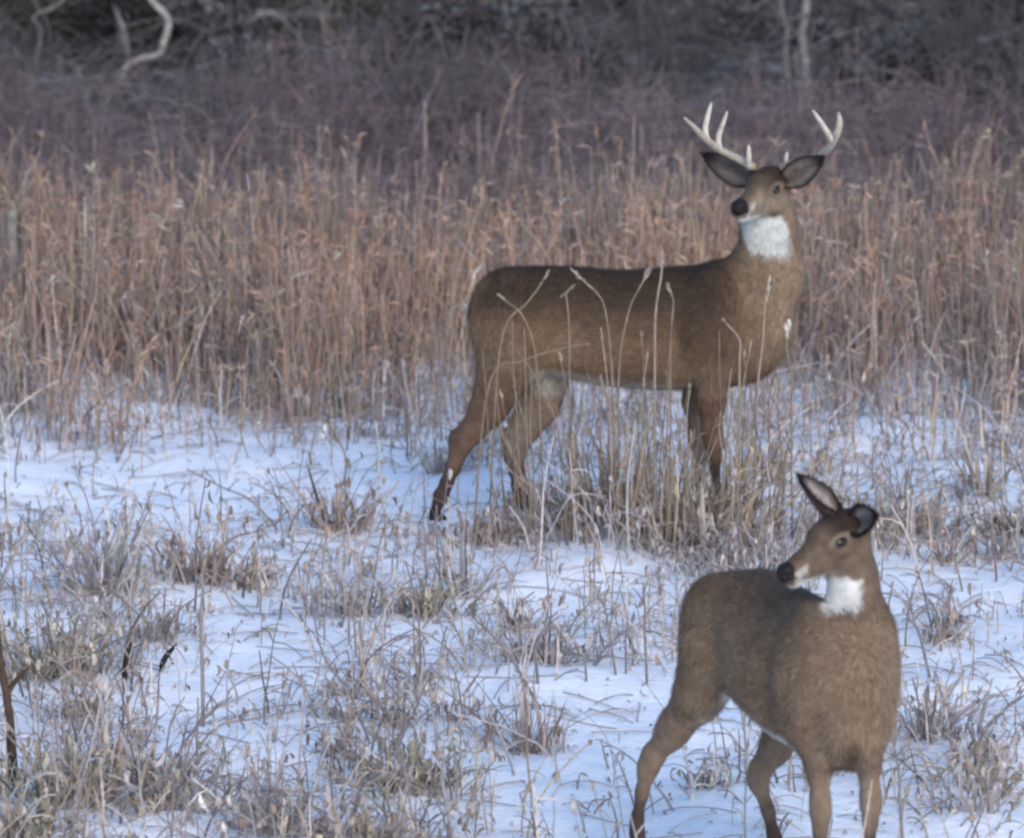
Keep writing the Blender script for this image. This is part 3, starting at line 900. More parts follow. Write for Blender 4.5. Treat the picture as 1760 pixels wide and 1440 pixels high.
for j_ in (3, 4):
    f_ = (j_ - 2) * hk[:, None]
    P[kn, j_] = P[kn, 2] + np.stack([np.cos(az), np.sin(az), g.uniform(-.7, .05, kn.sum())], -1) * f_
rr = g.uniform(0.0018, 0.0048, n)[:, None] * np.linspace(1.1, 0.55, 5)[None]
rust = sm(vnoise(x, y, 0.8, 23) + .3 * vnoise(x, y, .25, 27), 0.05, 0.6)
c = pal(g, n, (PINK, TAN, GREY, RUST, PALE, MAUVE), (5, 3.2, 2.4, 2.4, .35, 2.6), 0.20)
cr = pal(g, n, (RUST, TAN, PINK), (3, 2, 2), 0.15)
pick = g.uniform(0, 1, n) < rust * 0.7
c[pick] = cr[pick]
c[kn] = np.minimum(c[kn], .30) * .9
A.add(prisms(P, rr, c, 3, 1))
# feathery seed heads on many of them
m = g.uniform(0, 1, n) < 0.35
tip, nn = P[m, -1], int(m.sum())
for r_ in range(3):
    d = g.normal(0, 1, (nn, 3)) * (0.5, 0.5, 0.35) + (0, 0, 0.5)
    d /= np.linalg.norm(d, axis=1, keepdims=True)
    Lh = g.uniform(0.03, 0.09, (nn, 1, 1))
    t = np.linspace(0, 1, 3)[None, :, None]
    pp = tip[:, None] - np.array((0, 0, .02)) * g.uniform(0, 2.5, (nn, 1, 1)) + d[:, None] * t * Lh + np.array((0, 0, -0.3)) * (t ** 2) * Lh
    s_ = np.cross(d, g.normal(0, 1, (nn, 3))); s_ /= np.linalg.norm(s_, axis=1, keepdims=True)
    A.add(strips(pp, np.repeat(np.array([[.0015, .0042, .001]]), nn, 0), s_, np.clip(c[m] * 1.15, 0, .8)))
# bent leaf blades
m = g.uniform(0, 1, n) < 0.55
nn = int(m.sum())
t = np.linspace(0, 1, 4)[None, :, None]
base = P[m, 1] + (P[m, 2] - P[m, 1]) * g.uniform(0, 1.6, (nn, 1))
az = g.uniform(0, 2 * np.pi, nn)
d = np.stack([np.cos(az), np.sin(az), np.zeros(nn)], -1)
Lh = g.uniform(0.06, 0.22, (nn, 1, 1))
pp = base[:, None] + d[:, None] * t * Lh * 0.7 + np.array((0, 0, 1.0)) * (t * 0.9 - 1.25 * t ** 2) * Lh
s_ = np.stack([-np.sin(az), np.cos(az), g.normal(0, .5, nn)], -1); s_ /= np.linalg.norm(s_, axis=1, keepdims=True)
A.add(strips(pp, np.repeat(np.array([[.002, .0045, .004, .001]]), nn, 0), s_, pal(g, nn, (PINK, TAN, GREY, PALE), (4, 4, 3, 1))))
tag(A.build('brown_grass', M_STRAW), kind='stuff')

# --- greyish purple canes beyond the grass
g = rng(12)
A = Acc()
n = 15000
x, y = g.uniform(-5.2, 5.2, n), g.uniform(30.7, 37.4, n)
cl = 0.5 + 0.5 * vnoise(x, y, 0.8, 31)
k_ = g.uniform(0, 1, n) < 0.30 + 0.8 * cl
x, y = x[k_], y[k_]; n = len(x)
H = np.clip(0.34 + 0.2 * vnoise(x, y, 1.0, 32) + g.normal(0, .12, n), 0.12, 1.1)
P = stalk_paths(g, x, y, H, 0.38, 6, 0.7)
c = pal(g, n, (MAUVE, DUSK, GREY, (.18, .125, .128)), (4, 4, 1.2, 2), 0.2)
A.add(prisms(P, g.uniform(.0018, .0040, n)[:, None] * np.linspace(1.1, .5, 6)[None], c, 3, 2))
for r_ in range(4):
    f = g.uniform(.25, .95, n)
    i0 = np.minimum((f * 5).astype(int), 4)
    b0 = P[np.arange(n), i0] + (P[np.arange(n), i0 + 1] - P[np.arange(n), i0]) * (f * 5 - i0)[:, None]
    d = g.normal(0, 1, (n, 3)) * (1, 1, .5) + (0, 0, .55); d /= np.linalg.norm(d, axis=1, keepdims=True)
    t = np.linspace(0, 1, 4)[None, :, None]
    Lh = g.uniform(.08, .34, (n, 1, 1))
    pp = b0[:, None] + d[:, None] * t * Lh + np.array((0, 0, -.35)) * t ** 2 * Lh + g.normal(0, .008, (n, 4, 3)) * t
    A.add(prisms(pp, np.repeat(np.linspace(.0022, .0010, 4)[None], n, 0), c, 3, 3 + r_))
tag(A.build('purple_canes', M_TWIG), kind='stuff')

# --- thin dead stems standing in the snow
g = rng(13)
A = Acc()
n = 15000
x, y = g.uniform(-3.6, 3.6, n), 16.4 + 11.6 * g.uniform(0, 1, n)
den = 0.13 + 0.56 * sm(vnoise(x, y, 0.7, 41), -0.15, 0.6)
den = den + 0.65 * sm(y, 25.6, 27.4)
# stretches of open snow
for px, py, rx, ry, f in ((250, 790, .80, 1.2, .10), (480, 800, .36, .9, .15), (480, 1110, .32, .9, .04), (1000, 1290, .45, 1.2, .04), (1150, 1190, .26, .9, .08), (1690, 1260, .30, .9, .3),
                          (60, 930, .28, .5, .15), (1640, 960, .25, .5, .4), (900, 970, .30, .5, .35), (1010, 1400, .40, .7, .12), (340, 1130, .20, .5, .25)):
    p = ground(px, py)
    q = ((x - p[0]) / rx) ** 2 + ((y - p[1]) / ry) ** 2
    den = den * (1 - (1 - f) * np.exp(-q ** 2))
for px, py, rx, ry, f in ((1110, 1110, .30, .35, .6), (560, 1000, .30, .9, .35), (940, 1120, .3, .5, .35), (200, 1380, .6, .9, .5), (640, 1370, .5, .8, .5), (1330, 930, .5, .7, .35), (1600, 900, .5, .8, .45), (200, 1130, .4, .4, .4)):
    p = ground(px, py)
    den = den + f * np.exp(-(((x - p[0]) / rx) ** 2 + ((y - p[1]) / ry) ** 2))
keep = (g.uniform(0, 1, n) < den) & ~clip_deer(x, y)
x, y = x[keep], y[keep]; n = len(x)
H = np.clip(g.gamma(2.6, .062, n), .03, .55)
P = stalk_paths(g, x, y, H, 0.50, 6, 0.8)
c = pal(g, n, (STEM, GREY, TAN, MAUVE, PALE), (5, 3, 1.5, 1.5, .6), .2)
A.add(prisms(P, g.uniform(.0020, .0062, n)[:, None] * np.linspace(1.1, .5, 6)[None], c, 3, 20))
for r_ in range(3):                                        # side shoots
    m = g.uniform(0, 1, n) < .45
    nn = int(m.sum()); i0 = g.integers(2, 5, nn)
    b0 = P[m][np.arange(nn), i0]
    d = g.normal(0, 1, (nn, 3)) * (1, 1, .4) + (0, 0, .5); d /= np.linalg.norm(d, axis=1, keepdims=True)
    t = np.linspace(0, 1, 4)[None, :, None]; Lh = g.uniform(.04, .16, (nn, 1, 1))
    pp = b0[:, None] + d[:, None] * t * Lh + np.array((0, 0, -.5)) * t ** 2 * Lh
    A.add(prisms(pp, np.repeat(np.linspace(.0030, .0014, 4)[None], nn, 0), c[m], 3, 25 + r_))
for r_ in range(2):                                        # curled dead leaves
    m = g.uniform(0, 1, n) < .40
    nn = int(m.sum()); i0 = g.integers(1, 6, nn)
    b0 = P[m][np.arange(nn), i0]
    az = g.uniform(0, 6.28, nn); d = np.stack([np.cos(az), np.sin(az), np.zeros(nn)], -1)
    t = np.linspace(0, 1, 5)[None, :, None]; Lh = g.uniform(.025, .085, (nn, 1, 1)); cu = g.uniform(1.5, 4.5, (nn, 1, 1))
    pp = b0[:, None] + (d[:, None] * np.sin(cu * t) / cu + np.array((0, 0, 1.)) * (np.cos(cu * t) - 1) / cu * g.choice([-1, 1], (nn, 1, 1))) * Lh
    s_ = np.stack([-np.sin(az), np.cos(az), g.normal(0, .4, nn)], -1)
    A.add(strips(pp, np.repeat(np.array([[.002, .006, .008, .006, .001]]), nn, 0), s_, pal(g, nn, (GREY, TAN, STEM, PALE), (3, 2, 4, 1.0))))
# bits of leaf and chaff on the snow
nn = 3200
bx, by = g.uniform(-3.4, 3.4, nn), g.uniform(16.5, 28.0, nn)
az = g.uniform(0, 6.28, nn); d = np.stack([np.cos(az), np.sin(az), g.normal(0, .3, nn)], -1)
b0 = np.stack([bx, by, hgt(bx, by) + .004], -1)
t = np.linspace(0, 1, 3)[None, :, None]
pp = b0[:, None] + d[:, None] * t * g.uniform(.006, .035, (nn, 1, 1)) + np.array((0, 0, .012)) * np.sin(t * 3.14)
A.add(strips(pp, np.repeat(np.array([[.001, .0045, .001]]), nn, 0), np.stack([-np.sin(az), np.cos(az), g.normal(0, .5, nn)], -1), pal(g, nn, (GREY, TAN, STEM, MAUVE), (3, 2, 3, 1))))
# fallen straws lying on the snow
nn = 1800
bx, by = g.uniform(-3.4, 3.4, nn), g.uniform(16.5, 27.5, nn)
az = g.uniform(0, 6.28, nn); Lh = g.uniform(.06, .32, nn)
t = np.linspace(-.5, .5, 5)[None]
px_, py_ = bx[:, None] + np.cos(az)[:, None] * t * Lh[:, None], by[:, None] + np.sin(az)[:, None] * t * Lh[:, None]
pp = np.stack([px_, py_, hgt(px_, py_) + .006 + .02 * np.cos(t * 3.1) * g.uniform(0, 1, (nn, 1))], -1)
A.add(prisms(pp, np.full((nn, 5), .0026), pal(g, nn, (STEM, TAN, GREY), (3, 2, 3)), 3, 31))
tag(A.build('dead_stems', M_STRAW), kind='stuff')

# --- tufts and clumps one can pick out
def tuft(label, px, py, h, spread, nb, cols, w, seed, droop=0.8, leafy=0.5, group='tufts of dead plants in the snow', upright=0.0):
    g = rng(seed)
    p = ground(px, py)
    z0 = float(hgt(p[0], p[1]))
    root = empty('grass_tuft', (p[0], p[1], z0), 0, label, 'grass tuft', group)
    def H_(bx, by): return hgt(bx + p[0], by + p[1]) - z0
    A = Acc()
    n = nb
    rr = np.abs(g.normal(0, .42, n)) * spread; az = g.uniform(0, 6.28, n)
    bx, by = rr * np.cos(az), rr * np.sin(az) * .8
    aa = az + g.normal(0, .7, n)
    out = np.abs(g.normal(.40, .55, n)) * (1 - upright); Hh = h * np.clip(g.normal(.62, .34, n), .12, 1.4)
    t = np.linspace(0, 1, 6)[None]
    dr = np.clip(g.normal(droop, .35, n), 0, 1.6)[:, None]
    rad_ = (out * Hh)[:, None] * (t + .35 * dr * t * t)
    P = np.stack([bx[:, None] + np.cos(aa)[:, None] * rad_, by[:, None] + np.sin(aa)[:, None] * rad_,
                  H_(bx, by)[:, None] - .015 + Hh[:, None] * (t * (1 + .3 * dr) - .55 * dr * t ** 3)], -1)
    c = pal(g, n, cols, w, .2)
    s_ = np.stack([-np.sin(aa), np.cos(aa), g.normal(0, .35, n)], -1)
    half = n // 2
    A.add(strips(P[:half], g.uniform(.0026, .0080, half)[:, None] * np.array([[.8, 1, 1, .9, .6, .1]]), s_[:half], c[:half]))
    A.add(prisms(P[half:], g.uniform(.0016, .0038, n - half)[:, None] * np.linspace(1.1, .4, 6)[None], c[half:], 3, seed))
    tag(A.build('blade_cluster', M_STRAW, root), kind='stuff')
    if leafy > 0:
        Bc = Acc()
        nl = int(n * leafy)
        i, j = g.integers(0, n, nl), g.integers(1, 6, nl)
        b0 = P[i, j]
        az = g.uniform(0, 6.28, nl); d = np.stack([np.cos(az), np.sin(az), np.zeros(nl)], -1)
        tt = np.linspace(0, 1, 5)[None, :, None]; Lh = g.uniform(.03, .085, (nl, 1, 1)); cu = g.uniform(1.5, 4.8, (nl, 1, 1))
        pp = b0[:, None] + (d[:, None] * np.sin(cu * tt) / cu + np.array((0, 0, 1.)) * (np.cos(cu * tt) - 1) / cu * g.choice([-1, 1], (nl, 1, 1))) * Lh
        s2 = np.stack([-np.sin(az), np.cos(az), g.normal(0, .5, nl)], -1)
        Bc.add(strips(pp, np.repeat(np.array([[.002, .006, .008, .006, .001]]), nl, 0) * g.uniform(.6, 1.2, (nl, 1)), s2, pal(g, nl, cols, w, .25)))
        tag(Bc.build('curled_leaf_cluster', M_STRAW, root), kind='stuff')
    return root

BEIGE = ((0.358, 0.3, 0.242), (0.314, 0.26, 0.215), (0.466, 0.412, 0.349), (0.26, 0.224, 0.197))
W4 = (4, 3, 1.5, 2)
OLV = ((0.269, 0.237, 0.188), (0.323, 0.278, 0.224), (0.197, 0.17, 0.139), (0.403, 0.358, 0.305))
RST = ((0.296, 0.228, 0.202), (0.34, 0.269, 0.237), (0.233, 0.184, 0.17), (0.43, 0.367, 0.332))
GRY = ((0.332, 0.3, 0.291), (0.269, 0.242, 0.242), (0.421, 0.385, 0.358), (0.323, 0.278, 0.26))
PALEG = ((.42, .36, .31), (.36, .30, .25), (.50, .44, .39), (.31, .265, .235))
VEIL = ((.25, .205, .165), (.205, .165, .13), (.32, .265, .215), (.26, .205, .16))
for a in (
    ('thick straw clump hiding the lower front legs of the buck', 1222, 915, .31, .28, 120, BEIGE, W4, 132, .5, .6),
    ('tall beige grass tuft standing under the belly of the buck', 1030, 890, .40, .28, 120, BEIGE, W4, 101, .3, .2),
    ('dense brown grass tuft hiding the front hooves of the buck', 1165, 910, .34, .36, 130, BEIGE, W4, 102, .35, .3),
    ('pale frosted clump in front of the knees of the buck', 1195, 925, .34, .42, 150, PALEG, W4, 133, .6, .8),
    ('sparse tall fine grass in front of the ribs of the buck', 1075, 915, .58, .58, 95, VEIL, W4, 130, .3, .1, 'tufts of dead plants in the snow', .55),
    ('sparse tall fine grass in front of the shoulder of the buck', 1265, 915, .54, .55, 80, VEIL, W4, 131, .3, .1, 'tufts of dead plants in the snow', .55),
    ('low grey weed clump in front of the front legs of the buck', 1255, 945, .20, .42, 150, GRY, W4, 103, .9, .9),
    ('rusty reddish weed clump left of the stretched hind hoof of the buck', 578, 892, .26, .20, 110, RST, W4, 104, .3, .8),
    ('short grass tuft in front of the far hind hoof of the buck', 915, 905, .20, .16, 70, GRY, W4, 105, .4, .4),
    ('curly brown weed clump right of a fan of pale stems on the left', 350, 978, .24, .34, 150, RST, W4, 106, .8, 1.3),
    ('pale fan shaped tuft of grey brown stems near the left edge', 165, 1015, .32, .26, 120, GRY, W4, 107, .2, .6),
    ('wide matted olive brown clump at the left edge behind the dark seed pods', 95, 1150, .20, .52, 260, OLV, W4, 108, .9, 1.2),
    ('olive curly leaf clump in the middle of the snow', 730, 1050, .17, .26, 110, OLV, W4, 109, .9, 1.6),
    ('spiky rusty tuft at the left rim of the clear snow patch', 905, 1275, .20, .18, 90, RST, W4, 110, .1, .3),
    ('brown curly clump at the bottom middle left of the clear snow', 705, 1345, .17, .26, 130, OLV, W4, 111, .8, 1.4),
    ('large straw clump at the lower left under the dark leaning stem', 130, 1375, .20, .36, 180, OLV, W4, 112, .7, 1.2),
    ('matted straw clump in the bottom left corner', 30, 1435, .16, .34, 150, OLV, W4, 113, .8, 1.2),
    ('brown bent grass clump on the bottom edge left of the middle', 470, 1410, .18, .32, 150, GRY, W4, 114, .8, 1.1),
    ('pale curly clump on the bottom edge near the middle', 640, 1432, .15, .30, 130, BEIGE, W4, 115, .9, 1.2),
    ('small flattened tuft seen between the hind legs of the doe', 1215, 1345, .09, .16, 60, GRY, W4, 116, 1.0, .8),
    ('grey grass tuft right behind the chest of the doe', 1592, 1262, .18, .20, 110, GRY, W4, 117, .7, .7),
    ('snowy grey clump between the rump of the doe and the buck', 1290, 985, .16, .40, 130, GRY, W4, 118, 1.0, 1.2),
    ('grey brown clump behind the raised ears of the doe', 1560, 905, .20, .40, 150, GRY, W4, 119, .9, 1.0),
    ('pale leaning straw bundle standing near the right edge', 1690, 845, .26, .14, 70, BEIGE, W4, 120, .2, .3),
    ('low beige clump on the right edge of the snow', 1745, 905, .16, .26, 90, BEIGE, W4, 121, .8, .8),
    ('dry weed clump with long bent stems left of the olive curly clump', 600, 1050, .20, .22, 80, GRY, W4, 122, .6, .6),
    ('upright bundle of grey stems above the olive curly clump', 805, 1010, .32, .16, 60, GRY, W4, 123, .2, .4),
    ('arching grey weed clump in the snow left of the doe', 950, 1130, .19, .26, 80, GRY, W4, 124, 1.0, .5),
    ('flat reddish clump lying in front of the hind legs of the buck', 830, 915, .10, .44, 120, RST, W4, 125, 1.0, 1.0),
    ('bleached tuft in the snow below the right edge of the doe', 1700, 1350, .14, .24, 80, BEIGE, W4, 126, .8, .6),
    ('low brown tuft left of a tall single grey stem', 270, 1090, .13, .26, 90, GRY, W4, 127, .9, .9),
    ('sparse tuft of dark bent straws right of the large straw clump at lower left', 300, 1365, .18, .24, 90, GRY, W4, 128, .6, .7),
): tuft(*a)
MARKS = [(578, 870, 'rusty weed clump by the hind hoof'), (350, 960, 'curly brown clump'), (165, 990, 'pale fan shaped tuft'), (95, 1130, 'wide olive clump'), (730, 1030, 'olive curly clump'),
         (905, 1230, 'spiky rusty tuft'), (705, 1320, 'brown clump at the bottom middle'), (130, 1340, 'large straw clump'), (470, 1380, 'bent grass clump on the bottom edge'), (1030, 880, 'tuft under the belly'),
         (1290, 960, 'snowy grey clump'), (1560, 890, 'clump behind the ears of the doe'), (1690, 830, 'leaning straw bundle'), (348, 1110, 'tall single grey stem'), (260, 1125, 'dark seed pods'),
         (755, 870, 'hind hoof of the buck'), (1500, 1200, 'chest of the doe'), (1180, 1150, 'rump of the doe'), (480, 1110, 'round patch of open snow'), (250, 790, 'open snow at the upper left'), (1000, 1300, 'clear snow patch')]
USED = set()
def place_label(head, px, py, marks=None):
    for d, mx, my, nm in sorted((math.hypot(px - a, (py - b_) * 1.3), a, b_, nm) for a, b_, nm in (marks or MARKS)):
        dx, dy = px - mx, (py - my) * 1.3
        w = ('right of' if dx > 0 else 'left of') if abs(dx) > abs(dy) else ('in front of' if dy > 0 else 'behind')
        lb = '%s %s the %s' % (head, w, nm)
        if lb not in USED:
            USED.add(lb); return lb
    return head
g = rng(77)
k = 0
while k < 46:
    px, py = g.uniform(0, 1760), g.uniform(760, 1435)
    p = ground(px, py)
    if 1040 < px < 1600 and py > 950: continue
    if clip_deer(p[0], p[1]): continue
    if any(((px - a) / 110) ** 2 + ((py - b_) / 90) ** 2 < 1 for a, b_ in ((480, 1110), (1000, 1300), (250, 790), (1650, 1200))): continue
    cw, LASTC = ('beige', 'grey', 'grey', 'brown')[k % 4], k
    tuft(place_label('small %s weed tuft' % cw, px, py), px, py, g.uniform(.08, .20), g.uniform(.08, .20), int(g.uniform(25, 60)), (BEIGE, GRY, GRY, RST)[k % 4], W4, 300 + k,
         g.uniform(.2, 1), g.uniform(.3, 1.2), 'small weed tufts in the open snow')
    k += 1

# --- single stems, sticks and pods
def stem(name, label, pts, r0, r1, col, cat='plant stem', group=None, head=None, mat=None, twigs=(), seed=0):
    """pts: (px, py, y) pixels at distances; the first stands on the ground."""
    P = np.array([at(*q) for q in pts])
    P[0, 2] = min(P[0, 2], float(hgt(P[0, 0], P[0, 1])) - .02)
    root = empty(name, P[0], 0, label, cat, group)
    C_ = catmull(P - P[0], 4 * len(P))
    wq = np.linspace(0, 1, len(C_)); C_[:, 0] += .008 * np.sin(wq * 9 + seed) * wq; C_[:, 1] += .010 * np.sin(wq * 7 + 2 * seed) * wq
    b_ = Bag(); b_.tube(C_, np.linspace(r0, r1, len(C_)), 6, col)
    b_.build('stem', mat or M_STRAW, root)
    g = rng(seed + 500)
    for (f, dx, dz, L_) in twigs:
        i = int(f * (len(C_) - 1)); o = C_[i]
        b_ = Bag(); e = o + np.array((dx, g.normal(0, .3), dz)) * L_
        b_.tube(catmull([o, (o + e) / 2 + np.array((0, 0, .08 * L_)), e], 7), np.linspace(r0 * .6, r1 * .6, 7), 5, col)
        b_.build('side_shoot', mat or M_STRAW, root)
    if head:
        L_, w_, hc = head; L_ *= 1.25
        d = C_[-1] - C_[-3]; d /= np.linalg.norm(d)
        Hh = Acc(); n = 80
        f = g.uniform(0, 1, n)
        b0 = C_[-1] + d * (f[:, None] - .55) * L_
        dd = d + g.normal(0, .20, (n, 3)); dd /= np.linalg.norm(dd, axis=1, keepdims=True)
        t = np.linspace(0, 1, 3)[None, :, None]
        ln = (w_ * g.uniform(.9, 2.0, n) * np.sin(np.clip(f, .12, .93) * np.pi))[:, None, None]
        pp = b0[:, None] + dd[:, None] * t * ln
        s_ = np.cross(dd, g.normal(0, 1, (n, 3))); s_ /= np.linalg.norm(s_, axis=1, keepdims=True)
        Hh.add(strips(pp, np.repeat(np.array([[.0018, .0026, .0006]]), n, 0), s_, pal(g, n, (hc,), (1,), .15)))
        tag(Hh.build('seed_head', M_STRAW, root), kind='stuff')
    return root

BR, DK, GS = (.200, .155, .118), (.040, .027, .023), (.23, .205, .205)
yb = BUCK[1] - .42
SEED = (.33, .285, .24)
GB = 'seed stalks standing in front of the buck'
stem('seed_stalk', 'tan stalk leaning right across the rump of the buck with pale tip', [(838, 900, yb), (860, 600, yb), (905, 520, yb), (938, 478, yb)], .0045, .003, BR, 'grass stalk', GB, (.06, .014, SEED), seed=1)
stem('seed_stalk', 'stalk leaning left across the rump of the buck, crossing another stalk', [(935, 900, yb), (925, 640, yb), (900, 550, yb), (868, 512, yb)], .004, .003, BR, 'grass stalk', GB, (.05, .012, SEED), seed=2)
stem('seed_stalk', 'stalk with pale bent head in front of the ribs of the buck', [(1060, 900, yb), (1052, 640, yb), (1040, 540, yb), (1024, 500, yb), (1000, 478, yb)], .004, .003, BR, 'grass stalk', GB, (.09, .016, (.46, .41, .35)), seed=3)
stem('seed_stalk', 'upright stalk with short pale head in front of the ribs of the buck', [(985, 895, yb), (978, 640, yb), (976, 520, yb), (975, 500, yb)], .0042, .003, BR, 'grass stalk', GB, (.06, .012, SEED), seed=4)
stem('seed_stalk', 'stalk with round fluffy head in front of the shoulder of the buck', [(1068, 905, yb), (1062, 650, yb), (1082, 540, yb), (1104, 478, yb)], .0045, .003, BR, 'grass stalk', GB, (.06, .026, (.40, .35, .30)), seed=5)
stem('seed_stalk', 'tallest pale stalk in front of the shoulder of the buck reaching above its back', [(1122, 905, yb), (1125, 640, yb), (1130, 520, yb), (1135, 452, yb)], .0052, .0042, (.26, .21, .165), 'grass stalk', GB, (.10, .014, SEED), seed=6)
stem('seed_stalk', 'thin stalk with small head just right of the tallest pale stalk', [(1150, 905, yb), (1153, 650, yb), (1155, 540, yb), (1153, 500, yb)], .004, .003, BR, 'grass stalk', GB, (.05, .016, SEED), seed=7)
stem('seed_stalk', 'hooked pale stalk in front of the foreleg top of the buck', [(1270, 905, yb), (1272, 650, yb), (1270, 590, yb), (1252, 555, yb)], .005, .004, (.26, .21, .165), 'grass stalk', GB, (.05, .010, SEED), seed=8)
stem('seed_stalk', 'long stalk with pale lumps in front of the chest of the buck', [(1296, 905, yb), (1302, 680, yb), (1310, 580, yb), (1322, 500, yb)], .005, .004, (.26, .21, .165), 'grass stalk', GB, (.10, .018, (.48, .43, .37)), twigs=((.80, -.1, .5, .05),), seed=9)
stem('seed_stalk', 'stalk with white tuft just right of the chest of the buck', [(1362, 905, yb), (1360, 700, yb), (1356, 620, yb), (1354, 568, yb)], .004, .003, BR, 'grass stalk', GB, (.06, .022, (.58, .55, .50)), seed=10)
stem('seed_stalk', 'long arching stalk rising from the hind leg of the buck to its flank', [(812, 905, yb), (840, 660, yb), (900, 620, yb), (975, 598, yb), (1010, 590, yb)], .0045, .0028, BR, 'grass stalk', GB, seed=11)
g = rng(55)
for k in range(44):
    px = g.uniform(850, 1340); tp_ = g.uniform(550, 700) if k < 22 else g.uniform(640, 850)
    yy_ = BUCK[1] - g.uniform(.30, .75)
    stem('seed_stalk', 'short dry grass stalk in front of the belly or legs of the buck', [(px + g.normal(0, 14), 915, yy_), (px + g.normal(0, 8), 800, yy_), (px + g.normal(0, 12), tp_, yy_)], .0038, .0022,
         tuple(pal(g, 1, (BR, (.17, .135, .105), (.24, .195, .155)), (1, 1, 1))[0]), 'grass stalk', 'short stalks in front of the buck', (.045, .010, (.33, .28, .23)) if k % 3 == 0 else None, seed=20 + k)

def gd(px, py): return float(ground(px, py)[1])
d0 = gd(22, 1330)
stem('dark_stem', 'thick dark brown stem leaning in at the lower left edge', [(24, 1335, d0), (14, 1220, d0), (2, 1130, d0 + .03), (-8, 1010, d0 + .05), (-6, 890, d0 + .05)], .019, .006, (.062, .041, .031), mat=M_BARK, twigs=((.35, .6, .7, .12), (.55, -.6, .8, .14)))
d0 = gd(348, 1222)
stem('weed_stem', 'tall single grey stem standing in front of the open snow at left', [(349, 1222, d0), (347, 1130, d0), (348, 1040, d0), (343, 985, d0)], .0075, .0055, GS, twigs=((.9, -.5, .6, .05), (.92, .5, .7, .05)))
for j, (lb, pts, r) in enumerate((
    ('long dark stem slanting down to the right in the middle snow', [(935, 1215, 0), (890, 1150, 0), (845, 1090, 0), (800, 1045, 0)], .006),
    ('longer slanting stem crossing the clear snow left of the middle', [(640, 1270, 0), (600, 1190, 0), (560, 1130, 0), (530, 1010, 0)], .005),
    ('pale forked stem slanting right at the lower left', [(270, 1345, 0), (320, 1270, 0), (370, 1220, 0), (395, 1195, 0)], .0055),
    ('low bent stem arching over the snow at the lower left', [(285, 1360, 0), (360, 1260, 0), (430, 1235, 0), (520, 1220, 0)], .0045),
    ('grey upright stem with a hooked top left of the doe', [(925, 1175, 0), (922, 1110, 0), (945, 1078, 0), (975, 1100, 0)], .006),
    ('straight stem nearest the rump of the doe', [(1112, 1170, 0), (1110, 1100, 0), (1106, 1050, 0), (1110, 1000, 0)], .0055),
    ('leaning stem in the row of stems left of the doe', [(1060, 1160, 0), (1050, 1100, 0), (1040, 1050, 0), (1048, 1010, 0)], .005),
    ('forked thin sapling stem right of the front legs of the doe', [(1555, 1450, 0), (1545, 1350, 0), (1540, 1290, 0), (1536, 1240, 0)], .006),
    ('grey stem leaning left in the snow at the right edge', [(1640, 1330, 0), (1690, 1260, 0), (1730, 1220, 0), (1760, 1190, 0)], .005),
    ('branched grey stem rising right of the chest of the doe', [(1600, 1160, 0), (1580, 1090, 0), (1570, 1060, 0), (1555, 1020, 0)], .006),
    ('long low stick reaching right from the curly brown weed clump', [(330, 945, 0), (400, 925, 0), (450, 910, 0), (495, 880, 0)], .007),
    ('dark stick bent over the snow above the curly brown weed clump', [(480, 880, 0), (430, 858, 0), (380, 838, 0), (325, 805, 0)], .005),
)):
    d0 = gd(*pts[0][:2])
    dz = (0, .02, .03, .04)
    stem('weed_stem', lb, [(a, b_, d0 + e) for (a, b_, _), e in zip(pts, dz)], r, r * .6, tuple(np.array(GS) * (.75 + .05 * (j % 4))), twigs=((.6, .6, .6, .08), (.75, -.5, .7, .08), (.9, .3, .8, .05)), seed=60 + j)
for j, (lb, pts) in enumerate((('upright dark seed pod left of another dark pod in the olive clump', [(212, 1150, 0), (216, 1136, 0), (226, 1102, 0)]),
                               ('slanting dark seed pod lying on the snow right of another dark pod', [(272, 1146, 0), (284, 1130, 0), (304, 1106, 0)]))):
    d0 = gd(*pts[0][:2]) - (.22 if j == 0 else 0)
    P = np.array([at(a, b_, d0) for a, b_, _ in pts]); P[0, 2] = hgt(P[0, 0], P[0, 1]) - .01
    root = empty('seed_pod', P[0], 0, lb, 'seed pod', 'dark seed pods at the left')
    C_ = catmull(P - P[0], 14); t = np.linspace(0, 1, 14)
    b_ = Bag(); b_.tube(C_, .003 + .0070 * np.sin(np.clip(t * 1.05, 0, 1) * np.pi) ** .7 * (t > .18), 8, (.022, .016, .018)); b_.build('pod', M_BARK, root)
# ------------------------------------------------------------------ edge of the woods
def limb(b_, g, p, d, L_, r, lvl, col, k=7, wander=.25, tw=None):
    pts, q, dd = [p], np.array(p, float), np.array(d, float)
    for i in range(k - 1):
        dd = dd + g.normal(0, wander, 3) * (1, 1, .6); dd /= np.linalg.norm(dd)
        q = q + dd * L_ / (k - 1); pts.append(q.copy())
    pts = np.array(pts)
    b_.tube(pts, np.linspace(r, r * .45, k), 6 if r > .02 else (4 if r > .006 else 3), col, cap=r > .02)
    if lvl > 0:
        for i in range(tw or 4):
            f = g.uniform(.3, 1); j = min(int(f * (k - 1)), k - 2)
            o = pts[j] + (pts[j + 1] - pts[j]) * g.uniform(0, 1)
            nd = dd * .5 + g.normal(0, .75, 3) + (0, 0, .15); nd /= np.linalg.norm(nd)
            limb(b_, g, o, nd, L_ * g.uniform(.4, .65), r * .5, lvl - 1, col, max(4, k - 2), wander * 1.1, tw)

def copy_thing(src, loc, rz, s, label):
    c = src.copy(); COL.objects.link(c)
    c.location = loc; c.rotation_euler = (0, 0, rz); c.scale = (s, s, s); c['label'] = label
    for ch in src.children:
        d = ch.copy(); COL.objects.link(d); d.parent = c
    return c

